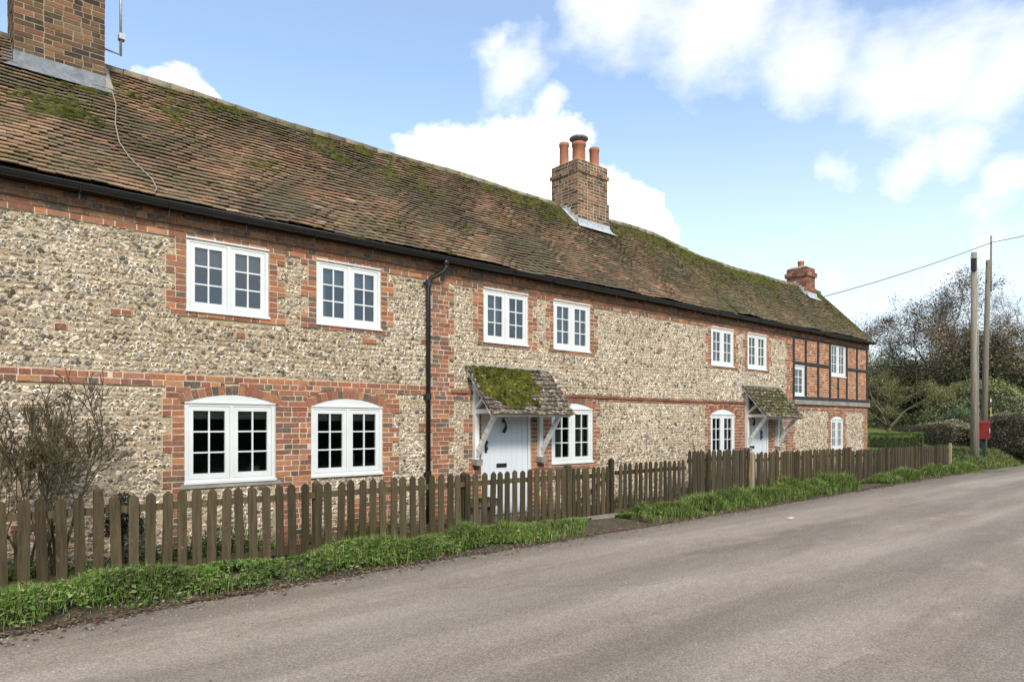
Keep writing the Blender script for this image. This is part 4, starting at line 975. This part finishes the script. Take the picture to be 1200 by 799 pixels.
# bare shrub at the left against the wall
sh = thing('bare_shrub', 'bare twiggy shrub against the flint wall behind the left end of the fence', 'shrub', (.9, -.42, 0))
r = np.random.default_rng(81); m_ = MB(); tips = []
for (bx, by, ang, L, rad) in ((1.02, -.42, .0, .60, .028), (.96, -.40, -.22, .55, .022), (.62, -.45, -.12, .58, .026), (.52, -.40, -.4, .55, .02), (1.0, -.35, -.05, .6, .018), (.15, -.4, -.1, .6, .024), (.75, -.3, .15, .5, .018), (.95, -.45, -.18, .6, .022), (.85, -.4, .12, .62, .022), (.35, -.4, .1, .6, .02), (.95, -.5, .06, .52, .018)):
    grow(m_, Vector((bx, by, 0)), Vector((ang, r.uniform(-.05, .05), 1)), L, rad, 7, r, (.095, .075, .042), tips, .40, .765, .20, .12, (2, 2), 3, .0044, 5)
part(m_, 'stems', 'bark', sh)
T = np.array(tips); T = T[T[:, 1] < -.03]; k_ = r.integers(0, len(T), 500); p = T[k_]+r.normal(0, .02, (500, 3)); m_ = MB(); m_.add(*leaves(p[:, 0], p[:, 1], p[:, 2], r.uniform(.01, .02, 500), np.tile((.11, .11, .035), (500, 1))*r.uniform(.6, 1.3, (500, 1)), r)); tag(part(m_, 'leaves', 'foliage', sh), kind='stuff')
# small dark evergreen beside it
ev = thing('evergreen_bush', 'small dark green bush just behind the fence beside the bare shrub', 'bush', (1.6, -.4, 0))
n_ = 3500; th_ = r.uniform(0, 2*PI, n_); ph_ = np.arccos(r.uniform(-.2, 1, n_)); rr = r.uniform(.6, 1.05, n_)
m_ = MB(); m_.add(*leaves(1.62+.2*rr*np.sin(ph_)*np.cos(th_), -.42+.2*rr*np.sin(ph_)*np.sin(th_), .50+.42*rr*np.cos(ph_), r.uniform(.015, .04, n_), np.tile((.035, .05, .018), (n_, 1))*r.uniform(.5, 1.6, (n_, 1)), r)); part(m_, 'foliage', 'foliage', ev)
m_ = MB(); [m_.tube([(1.62, -.42, 0), (1.62+r.normal(0, .1), -.42+r.normal(0, .08), .9)], [.014, .005], 5, (.08,.06,.04)) for _ in range(6)]; part(m_, 'stem', 'bark', ev)

# ------------------------------------------------------------------ hedges, bushes and trees on the right
def leaf_mass(m_, pts, s0, s1, pal, r, pp=None):
    n = len(pts); c = np.array(pal)[r.choice(len(pal), n, p=pp)]*r.uniform(.6, 1.5, (n, 1))*1.45; m_.add(*leaves(pts[:, 0], pts[:, 1], pts[:, 2], r.uniform(s0, s1, n), c, r, .8))
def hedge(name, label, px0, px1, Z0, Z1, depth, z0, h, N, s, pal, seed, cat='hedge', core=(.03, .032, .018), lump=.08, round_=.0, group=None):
    a = np.array(at(px0, Z0)); b = np.array(at(px1, Z1)); mid = (a+b)/2; L = np.linalg.norm(b-a); d = (b-a)/L; nrm = np.array([-d[1], d[0]]); r = np.random.default_rng(seed)
    t = thing(name, label, cat, (mid[0], mid[1], z0), group)
    def surf(n, k=1.0):
        u = r.uniform(-.5, .5, n)*L; w = r.uniform(-.5, .5, n)*depth; v = r.uniform(0, 1, n)*h; f = r.choice(5, n, p=[.30, .2, .34, .08, .08])
        w = np.where(f == 0, -depth/2, np.where(f == 1, depth/2, w)); v = np.where(f == 2, h, v); u = np.where(f == 3, -L/2, np.where(f == 4, L/2, u))
        bul = 1 + lump*(vn(u+20, v*2+w+20, 1.2, seed)-.5)*2 + lump*.6*(vn(u+20, v*2+w+20, 3.5, seed)-.5)*2
        if round_: e = np.sqrt(np.clip(1-(np.abs(u)/(L/2))**2.5*round_, .05, 1)); v = v*e; sq = np.sqrt(np.clip(1-(v/(h*1.02))**2*round_, .1, 1)); w = w*sq
        return np.stack([mid[0]+d[0]*u*k+nrm[0]*w*bul*k, mid[1]+d[1]*u*k+nrm[1]*w*bul*k, z0+v*bul*k], 1)
    P_ = surf(N)+r.normal(0, s*.7, (N, 3)); m_ = MB(); leaf_mass(m_, P_, s*.6, s*1.5, pal, r); part(m_, 'foliage', 'foliage', t)
    # woody inside: many short stems
    m_ = MB(); n_ = max(20, int(L*10))
    for _ in range(n_):
        u = r.uniform(-.45, .45)*L; w = r.uniform(-.35, .35)*depth; e = math.sqrt(max(.05, 1-(abs(u)/(L/2))**2.5*round_)) if round_ else 1
        p0 = np.array([mid[0]+d[0]*u+nrm[0]*w, mid[1]+d[1]*u+nrm[1]*w, z0-.1]); m_.tube([p0, p0+np.array([r.normal(0, .1), r.normal(0, .1), h*e*r.uniform(.6, .95)])], [.02, .006], 4, (.07,.055,.04))
    part(m_, 'stem', 'bark', t)
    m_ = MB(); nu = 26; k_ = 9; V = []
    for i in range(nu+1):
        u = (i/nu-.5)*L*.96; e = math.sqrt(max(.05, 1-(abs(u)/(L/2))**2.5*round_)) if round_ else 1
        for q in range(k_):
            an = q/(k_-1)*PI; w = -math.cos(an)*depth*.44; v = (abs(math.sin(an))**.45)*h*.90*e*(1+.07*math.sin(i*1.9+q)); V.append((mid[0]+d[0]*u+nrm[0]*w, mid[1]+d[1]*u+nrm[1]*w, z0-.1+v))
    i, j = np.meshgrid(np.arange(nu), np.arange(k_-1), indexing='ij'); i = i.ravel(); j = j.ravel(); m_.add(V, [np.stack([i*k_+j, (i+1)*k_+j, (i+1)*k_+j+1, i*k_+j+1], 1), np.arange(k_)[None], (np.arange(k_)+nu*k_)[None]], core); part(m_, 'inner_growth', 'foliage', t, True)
    return t
GRN = [(.075,.11,.026),(.055,.085,.02),(.12,.16,.04)]; BRN = [(.20,.155,.105),(.15,.12,.075),(.25,.20,.14),(.10,.12,.045)]; OLV = [(.09,.10,.03),(.12,.12,.045),(.06,.08,.025)]; DRK = [(.03,.045,.018),(.045,.05,.022),(.07,.055,.035)]
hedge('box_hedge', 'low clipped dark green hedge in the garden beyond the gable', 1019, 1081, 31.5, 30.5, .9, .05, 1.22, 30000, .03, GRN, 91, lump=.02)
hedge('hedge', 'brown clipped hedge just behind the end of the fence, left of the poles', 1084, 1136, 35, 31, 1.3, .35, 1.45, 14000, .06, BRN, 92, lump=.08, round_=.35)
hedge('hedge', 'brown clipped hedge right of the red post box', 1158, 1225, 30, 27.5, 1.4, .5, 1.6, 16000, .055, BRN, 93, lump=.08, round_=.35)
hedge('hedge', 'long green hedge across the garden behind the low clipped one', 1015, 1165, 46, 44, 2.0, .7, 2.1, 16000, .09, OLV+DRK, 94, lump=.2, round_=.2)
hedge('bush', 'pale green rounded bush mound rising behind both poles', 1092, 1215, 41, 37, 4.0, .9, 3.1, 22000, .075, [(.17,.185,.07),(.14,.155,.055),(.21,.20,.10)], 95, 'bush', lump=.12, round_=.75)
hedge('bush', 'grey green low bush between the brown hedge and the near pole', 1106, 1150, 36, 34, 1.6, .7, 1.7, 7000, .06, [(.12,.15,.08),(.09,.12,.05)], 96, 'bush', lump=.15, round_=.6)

def tree(name, label, px, Z, z0, H, Wd, seed, bark, pal, nleaf, s, depth=6, trunks=1, spread=.55, density=1.0, group=None, fill=None, rad=.22, trunk_h=.25, minr=.006):
    x, y = at(px, Z); t = thing(name, label, 'tree', (x, y, z0), group); r = np.random.default_rng(seed); m_ = MB(); tips = []
    tk = MB()
    for k in range(trunks):
        bx, by = x + r.normal(0, .25)*(trunks > 1), y + r.normal(0, .25)*(trunks > 1); d = Vector((r.normal(0, .12), r.normal(0, .12), 1)); h0 = H*trunk_h
        pts = [Vector((bx, by, z0-.2))]
        for q in range(4): pts.append(pts[-1]+Vector((r.normal(0, .06)*h0, r.normal(0, .06)*h0, (h0+.2)/4)))
        tk.tube(np.array(pts), np.linspace(rad, rad*.7, 5), 8, bark); top = pts[-1]
        nb = 5 if trunks == 1 else 3
        for q in range(nb):
            a = q*2*PI/nb+r.uniform(-.4, .4); sp = Wd/H*r.uniform(.35, 1.1); grow(m_, top, Vector((math.cos(a)*sp, math.sin(a)*sp, 1)), H*.30*r.uniform(.8, 1.1), rad*.5, depth, r, bark, tips, spread, .72, .3, .06, (2, 3) if density >= 1 else (2, 2), 3, minr, 4)
    T = np.array(tips); c0 = np.array([x, y, z0+H*trunk_h]); lo, hi = np.percentile(T, 2, 0), np.percentile(T, 98, 0)
    sc = np.array([Wd/(hi[0]-lo[0]), Wd/(hi[1]-lo[1]), (z0+H-c0[2])/(hi[2]-c0[2])]); m_.V = [(v-c0)*sc+c0 for v in m_.V]; T = (T-c0)*sc+c0; print(name, len(T), sc.round(2))
    part(tk, 'trunk', 'bark', t); cr = part(m_, 'crown', 'bark', t)
    # scale the crown so it fills the height and width wanted
    c = T.mean(0)
    if fill:
        k_, colf_ = fill; cc_ = 90; q = T[r.integers(0, len(T), cc_)]*np.array([.82, .82, .88]) + np.array([x*.18, y*.18, z0*.12]); q[:, 2] = z0+(q[:, 2]-z0)*r.uniform(.35, 1.0, cc_)
        pp_ = q[r.integers(0, cc_, k_)] + r.normal(0, 1, (k_, 3))*np.array([Wd*.05, Wd*.05, H*.05]); m3 = MB(); hi_ = pp_[:, 2] > z0+H*(.50+.12*r.normal(0, 1, k_)); leaf_mass(m3, pp_[~hi_], s*.9, s*2.2, colf_, r); leaf_mass(m3, pp_[hi_], s*.6, s*1.3, pal, r); part(m3, 'ivy', 'foliage', t)
    if nleaf:
        p = T[r.integers(0, len(T), nleaf)] + r.normal(0, s*2.2, (nleaf, 3)); m2 = MB(); leaf_mass(m2, p, s*.6, s*1.5, pal, r); part(m2, 'foliage', 'foliage', t)
    return t
IVY = [(.035,.045,.02),(.05,.06,.025),(.075,.06,.04),(.028,.034,.018)]
tree('ivy_clad_tree', 'big spreading brown tree thick with dead leaves and ivy behind the left pole', 1118, 47, 1.2, 10.3, 11.0, 101, (.16,.125,.10), [(.17,.12,.095),(.13,.09,.07),(.06,.065,.035),(.22,.17,.13)], 52000, .10, 6, 2, .55, 1, None, (70000, IVY), .30, .14)
tree('ivy_clad_tree', 'dark tangled tree at the right edge of the view beyond the poles', 1195, 42, 1.3, 7.0, 8.5, 102, (.15,.12,.09), [(.19,.12,.075),(.06,.08,.03),(.13,.12,.06),(.22,.14,.08)], 36000, .10, 6, 2, .6, 1, None, (56000, IVY+[(.09,.11,.04)]), .25, .12)
tree('ivy_clad_tree', 'low dark evergreen tree filling the gap between gable and big brown tree', 1068, 44, 1.0, 5.2, 7.0, 103, (.10,.08,.06), DRK+[(.10,.09,.05)], 24000, .10, 5, 2, .6, 1, None, (40000, IVY), .18, .12)
tree('apple_tree', 'olive leafed old apple tree with bare crooked trunk beside the gable', 1038, 33, .25, 4.9, 4.6, 104, (.13,.105,.06), [(.17,.165,.07),(.13,.14,.05),(.21,.18,.08)], 22000, .04, 6, 1, .55, 1, None, None, .15, .26, .005)
tree('bare_tree', 'faint bare tree showing above the roof verge of the far gable', 1003, 62, 1.0, 10.5, 6.5, 105, (.24,.20,.17), [(.3,.2,.1)], 0, .05, 6, 1, .5, .9, None, None, .12, .25, .009)
tree('bare_tree', 'bare branched tree rising past the right edge behind the dark one', 1215, 52, 1.5, 11.0, 10.0, 106, (.17,.135,.11), [(.18,.13,.09)], 9000, .07, 6, 2, .5, 1, None, None, .2, .2, .009)
for i, (px, Z, h, w, lab) in enumerate(((1160, 50, 7.0, 7.0, 'brown leafed tree between the two big trees on the bank'), (1290, 45, 8, 9, 'dark tree beyond the right edge of the photograph'), (1025, 60, 5.5, 7.0, 'distant green brown tree showing low beside the gable'))):
    tree('bank_tree', lab, px, Z, 1.3, h, w, 110+i, (.12,.095,.075), [(.13,.09,.06),(.06,.07,.03),(.10,.09,.05),(.18,.12,.07)], 14000, .10, 5, 2, .6, 1, None, (16000, IVY), .2, .12)
hedge('bush', 'dark undergrowth at the back of the garden lawn behind the apple tree', 1012, 1096, 39, 38, 1.6, .3, 1.75, 12000, .07, DRK+OLV, 131, 'bush', lump=.25, round_=.2)
# rough grass on the bank
r = np.random.default_rng(121); N_ = 42000; x = r.uniform(28.9, 44, N_); s_ = r.random(N_); y = edge(x)+.05+s_*(3.2); cl = vn(x, y, 1.0, 3)*.5+vn(x, y, 3, 4)*.5; kp = sstep(-.02, .25, s_+cl*.2) > r.random(N_); x, y, cl = x[kp], y[kp], cl[kp]; n_ = len(x)
c = np.array([(.14,.18,.04),(.18,.22,.06),(.24,.21,.10),(.09,.12,.03)])[r.choice(4, n_)]*r.uniform(.6, 1.2, (n_, 1)); m_ = MB()
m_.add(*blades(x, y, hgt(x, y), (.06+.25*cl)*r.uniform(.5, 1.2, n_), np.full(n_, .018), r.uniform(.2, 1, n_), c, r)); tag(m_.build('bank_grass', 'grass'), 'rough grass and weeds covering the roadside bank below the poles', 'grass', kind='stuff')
# lawn blades beyond the gable
# ------------------------------------------------------------------ poles, post box, wires
def ground_z(x, y): return float(hgt(np.array([x]), np.array([y]))[0])
x1p, y1p = at(1141.5, 26.0); z1p = ground_z(x1p, y1p)
pz = lambda py, Z: HC+(HY-py)*Z/F
po = thing('telegraph_pole', 'stout wooden telegraph pole with a dark box near its top, nearest the fence', 'pole', (x1p, y1p, z1p), 'wooden telegraph poles along the lane')
m_ = MB(); zt = pz(296, 26); m_.tube([(x1p, y1p, z1p-.3), (x1p, y1p, (z1p+zt)/2), (x1p, y1p, zt)], [.132, .118, .10], 14); part(m_, 'shaft', 'pole_wood', po, True)
m_ = MB(); dv = np.array([-.15, -.16]); m_.box(x1p-.25, x1p-.08, y1p-.11, y1p+.05, pz(318, 26), pz(304, 26)); part(m_, 'terminal_box', 'dark_timber', po)
for zz, L in ((302, .22), (320, .2), (341, .12), (365, .12)):
    m_ = MB(); z_ = pz(zz, 26); m_.beam((x1p-L*.8, y1p+L*.4, z_), (x1p+L*.8, y1p-L*.4, z_), .03, .03); part(m_, 'step_iron', 'galvanised', po)
m_ = MB(); m_.tube([(x1p+.08, y1p-.135, z1p), (x1p+.075, y1p-.13, 3.2), (x1p+.065, y1p-.12, pz(320, 26))], .012, 5); part(m_, 'cable_guard', 'galvanised', po)
xa, ya = at(1152.5, 28.0); xb, yb = at(1159, 28.0); za = ground_z(xa, ya)
p2 = thing('telegraph_pole', 'leaning wooden telegraph pole with thin extension on top, behind the red post box', 'pole', (xa, ya, za), 'wooden telegraph poles along the lane')
zk = pz(305, 28); fr_ = (zk-za)/(pz(276, 28)-za); km = (xa+(xb-xa)*fr_, ya+(yb-ya)*fr_)
m_ = MB(); m_.tube([(xa-.02, ya, za-.3), ((xa+km[0])/2, (ya+km[1])/2, (za+zk)/2), (km[0], km[1], zk)], [.125, .108, .088], 14); part(m_, 'shaft', 'pole_wood', p2, True)
m_ = MB(); zt2 = pz(276, 28); m_.tube([(km[0]+.14, km[1]-.05, zk-1.3), (xb+.12, yb-.05, zt2)], [.042, .036], 10); part(m_, 'extension', 'pole_wood', p2, True)
m_ = MB(); m_.beam((km[0]-.13, km[1]+.05, zk-.15), (km[0]+.2, km[1]-.08, zk-.15), .04, .05); m_.beam((km[0]-.13, km[1]+.05, zk-.9), (km[0]+.2, km[1]-.08, zk-.9), .04, .05); part(m_, 'strap', 'black_iron', p2)
xs_, ys_ = at(1156.3, 27.6); m_ = MB(); m_.box(xs_-.04, xs_+.04, ys_-.15, ys_-.135, pz(488, 27.6), pz(477, 27.6)); part(m_, 'yellow_marker', 'sign_yellow', p2)
m_ = MB(); m_.box(xs_-.04, xs_+.05, ys_-.15, ys_-.135, pz(471, 27.6), pz(467, 27.6)); part(m_, 'small_plate', 'sign_white', p2)
# post box on its own short post
xc, yc = at(1152.8, 26.3); zb_, zt_ = pz(515, 26.3), pz(492.5, 26.3)
pb = thing('post_box', 'red post box on a short dark post beside the telegraph poles', 'post box', (xc, yc, ground_z(xc, yc)))
ang = math.atan2(-CD-yc, 0-xc)+PI/2; ca, sa = math.cos(.15), math.sin(.15)
def rb(u, v, z): return (xc+u*ca-v*sa, yc+u*sa+v*ca, z)
def rbox(m_, u0, u1, v0, v1, z0, z1): m_.add([rb(u, v, z) for z in (z0, z1) for u, v in ((u0, v0), (u1, v0), (u1, v1), (u0, v1))], [BOXF])
m_ = MB(); W_ = .165; D_ = .18; rbox(m_, -W_, W_, -D_, D_, zb_+.03, zt_-.10)
nb = 10; V = []
for v in (-D_-.02, D_+.01):
    for q in range(nb+1): tq = q/nb; V.append(rb(-W_-.015+2*(W_+.015)*tq, v, zt_-.10+.09*math.sin(tq*PI)**.8))
    V.append(rb(W_+.015, v, zt_-.13)); V.append(rb(-W_-.015, v, zt_-.13))
k = nb+3; i = np.arange(k); j = (i+1) % k; m_.add(V, [np.stack([i, j, j+k, i+k], 1), i[None, ::-1], i[None]+k]); part(m_, 'cabinet', 'post_red', pb)
m_ = MB(); rbox(m_, -W_+.03, W_-.03, -D_-.012, -D_-.001, zb_+.07, zt_-.32); part(m_, 'door', 'post_red', pb)
m_ = MB(); rbox(m_, -.13, .13, -D_-.03, -D_-.001, zt_-.22, zt_-.19); part(m_, 'slot_hood', 'post_red', pb)
m_ = MB(); rbox(m_, -.12, .12, -D_-.006, -D_-.0005, zt_-.26, zt_-.222); part(m_, 'slot', 'black_iron', pb)
m_ = MB(); rbox(m_, -.07, .07, -D_-.018, -D_-.0125, zb_+.28, zb_+.45); part(m_, 'notice_plate', 'sign_white', pb)
m_ = MB(); rbox(m_, W_+.001, W_+.005, -.10, .02, zb_+.14, zb_+.42); part(m_, 'side_plate', 'sign_white', pb)
m_ = MB(); gz = ground_z(xc, yc); rbox(m_, -.06, .06, -.06, .06, gz-.1, zb_+.029); part(m_, 'post', 'dark_green_paint', pb)
rbox(m_, -.1, .1, -.1, .1, 0, .01)
def wire(name, label, a, b, sag, rad=.012):
    pts = [(a[0]+(b[0]-a[0])*t, a[1]+(b[1]-a[1])*t, a[2]+(b[2]-a[2])*t - sag*4*t*(1-t)) for t in np.linspace(0, 1, 30)]; m_ = MB(); m_.tube(pts, rad, 5); tag(part(m_, name, 'wire', None, True), label, 'wire')
wt = (xb+.12, yb-.05, pz(284, 28))
wire('overhead_wire', 'overhead wire slanting up from the far gable to the taller pole', (23.6, 1.7, 6.15), wt, .10, .016)
p3 = thing('telegraph_pole', 'plain wooden telegraph pole on the opposite verge, where the wire crosses the road', 'pole', (24, -10.2, 0), 'wooden telegraph poles along the lane')
m_ = MB(); m_.tube([(24, -10.2, -.3), (24, -10.2, 4), (24, -10.2, 7.7)], [.14, .125, .105], 14); part(m_, 'shaft', 'pole_wood', p3, True)
wire('overhead_wire', 'overhead wire leaving the taller pole past the right edge', wt, (24, -10.2, 7.55), .05, .014)

# hedgerow on the other side of the road, seen in the window reflections
def roadside_hedge():
    r = np.random.default_rng(141); t = thing('roadside_hedge', 'tall hedgerow on the opposite side of the road behind the viewpoint', 'hedge', (12, -16, 0)); n_ = 22000
    u = r.uniform(-25, 60, n_); v = r.random(n_)**.8; top = 3.2+1.6*vn(u+40, u*0+3, .5, 5)+.6*vn(u+40, v*3, 1.6, 6); m_ = MB()
    p = np.stack([u, -16+1.2*v*r.random(n_)+r.normal(0, .25, n_), top*v], 1); leaf_mass(m_, p, .12, .3, [(.05,.06,.025),(.08,.065,.04),(.04,.055,.02)], r); part(m_, 'foliage', 'foliage', t)
    us = np.linspace(-25, 60, 70); m_ = MB(); V = []
    for a in us:
        h_ = 3.0+1.4*float(vn(np.array([a+40]), np.array([3.]), .5, 5)[0]); V += [(a, -15.6, -.1), (a, -15.5, h_*.6), (a, -16, h_), (a, -17.2, h_*.8), (a, -17.4, -.1)]
    i, j = np.meshgrid(np.arange(69), np.arange(4), indexing='ij'); i = i.ravel(); j = j.ravel(); m_.add(V, [np.stack([i*5+j, i*5+j+1, (i+1)*5+j+1, (i+1)*5+j], 1)], (.035,.035,.02)); part(m_, 'inner_growth', 'foliage', t, True)
roadside_hedge()

# ------------------------------------------------------------------ light and sky
SUN_EL, SUN_AZ = math.radians(36), math.radians(205)    # azimuth clockwise from +Y
sd = Vector((math.sin(SUN_AZ)*math.cos(SUN_EL), math.cos(SUN_AZ)*math.cos(SUN_EL), math.sin(SUN_EL)))
ld = bpy.data.lights.new('sun', 'SUN'); lo = bpy.data.objects.new('sun', ld); COL.objects.link(lo); lo.rotation_euler = sd.to_track_quat('Z', 'Y').to_euler()
ld.energy = 2.3; ld.angle = math.radians(10); ld.color = (1, .93, .82)
w = bpy.data.worlds.new('World'); S.world = w; w.use_nodes = True; nt = w.node_tree; N, L = nt.nodes, nt.links
bg = N['Background']; sky = N.new('ShaderNodeTexSky'); sky.sky_type = 'NISHITA'; sky.sun_disc = False; sky.sun_elevation = SUN_EL; sky.sun_rotation = SUN_AZ; sky.air_density = 1.0; sky.dust_density = 1.4; sky.ozone_density = 1.3
tc = N.new('ShaderNodeTexCoord').outputs['Generated']
tc0 = tc
def mth(op, a, b=0., c=None):
    n = N.new('ShaderNodeMath'); n.operation = op
    for i, q in enumerate((a, b, c)):
        if q is None: continue
        if isinstance(q, bpy.types.NodeSocket): L.new(q, n.inputs[i])
        else: n.inputs[i].default_value = q
    return n.outputs[0]
def blobs(lst):
    acc = None
    for (px, py, rp_) in lst:
        d = direction(px, py); th = math.atan((px-CX)/F); rr = rp_/F*math.cos(th)**1.6
        v = N.new('ShaderNodeVectorMath'); v.operation = 'DISTANCE'; L.new(tc, v.inputs[0]); v.inputs[1].default_value = d
        m = mth('SUBTRACT', 1.0, mth('DIVIDE', v.outputs['Value'], rr)); acc = m if acc is None else mth('SMOOTH_MAX', acc, m, .25)
    return acc
def wn(scale, det, rough, st=(1, 1, 1.6)):
    mp = N.new('ShaderNodeMapping'); mp.inputs['Scale'].default_value = st; L.new(tc, mp.inputs[0]); n = N.new('ShaderNodeTexNoise'); n.inputs['Scale'].default_value = scale; n.inputs['Detail'].default_value = det; n.inputs['Roughness'].default_value = rough; L.new(mp.outputs[0], n.inputs['Vector']); return n.outputs['Fac']
def mr(v, a, b, c=0., d=1.):
    n = N.new('ShaderNodeMapRange'); n.interpolation_type = 'SMOOTHSTEP'; L.new(v, n.inputs[0]); n.inputs[1].default_value = a; n.inputs[2].default_value = b; n.inputs[3].default_value = c; n.inputs[4].default_value = d; return n.outputs[0]
tc_ = tc; nw = N.new('ShaderNodeTexNoise'); nw.inputs['Scale'].default_value = 5.5; nw.inputs['Detail'].default_value = 5; nw.inputs['Roughness'].default_value = .55; L.new(tc, nw.inputs['Vector'])
va_ = N.new('ShaderNodeVectorMath'); va_.operation = 'SUBTRACT'; L.new(nw.outputs['Color'], va_.inputs[0]); va_.inputs[1].default_value = (.5, .5, .5)
vs_ = N.new('ShaderNodeVectorMath'); vs_.operation = 'SCALE'; L.new(va_.outputs[0], vs_.inputs[0]); vs_.inputs['Scale'].default_value = .22
vb_ = N.new('ShaderNodeVectorMath'); vb_.operation = 'ADD'; L.new(tc, vb_.inputs[0]); L.new(vs_.outputs[0], vb_.inputs[1])
fb = wn(9, 8, .6); fb2 = wn(5, 7, .62, (1, 1, 2.2))
hard = mr(mth('ADD', blobs([(600, 205, 100), (545, 205, 75), (500, 215, 60), (655, 225, 80), (705, 235, 60), (740, 250, 40), (212, 118, 46), (170, 118, 36), (238, 120, 30), (770, 290, 45)]), mth('MULTIPLY', mth('SUBTRACT', fb, .5), 1.7)), .06, .46)
tc = vb_.outputs[0]
soft = mr(mth('ADD', blobs([(740, 10, 110), (850, 35, 100), (950, 70, 100), (1060, 60, 120), (1170, 90, 120), (1070, 180, 60), (1130, 170, 70), (985, 195, 45), (590, 98, 48), (560, 65, 30), (640, 150, 30), (1160, 290, 90), (1100, 330, 90), (1190, 230, 50), (980, 330, 50), (690, 30, 60)]), mth('MULTIPLY', mth('SUBTRACT', fb2, .5), 1.5)), -.25, 1.0)
tc = tc_
# unseen sky behind the camera: broken cloud added for softer fill
fwd = Vector((math.sin(NA), math.cos(NA), 0)); vd = N.new('ShaderNodeVectorMath'); vd.operation = 'DOT_PRODUCT'; L.new(tc, vd.inputs[0]); vd.inputs[1].default_value = fwd
back = mth('MULTIPLY', mr(vd.outputs['Value'], .62, .25), mr(wn(2.6, 7, .6), .47, .66))
cl = mth('MAXIMUM', mth('MAXIMUM', hard, mth('MULTIPLY', soft, .74)), back)
sx = N.new('ShaderNodeSeparateXYZ'); L.new(tc, sx.inputs[0])
haze = mr(sx.outputs[2], .50, .0, .17, .64)
cl = mth('MAXIMUM', cl, haze)
mix = N.new('ShaderNodeMix'); mix.data_type = 'RGBA'; L.new(cl, mix.inputs[0]); tn = N.new('ShaderNodeMix'); tn.data_type = 'RGBA'; tn.blend_type = 'MULTIPLY'; tn.inputs[0].default_value = 1; tn.inputs[7].default_value = (.78, 1.12, 1.30, 1); L.new(sky.outputs[0], tn.inputs[6]); L.new(tn.outputs[2], mix.inputs[6]); CLD = mix.inputs[7]; CLD.default_value = (7.0, 6.85, 6.65, 1)
L.new(mix.outputs[2], bg.inputs[0]); bg.inputs[1].default_value = .13
vs = S.view_settings; vs.view_transform = 'Standard'; vs.look = 'None'; vs.gamma = 1; vs.use_curve_mapping = False; vs.exposure = .66
S.render.engine = 'CYCLES'; S.cycles.max_bounces = 5; S.cycles.diffuse_bounces = 3; S.cycles.glossy_bounces = 2; S.cycles.transparent_max_bounces = 8
for o in list(bpy.data.objects):
    if o.type == 'MESH' and o.name.startswith('picket') and o.parent is None: bpy.data.objects.remove(o)
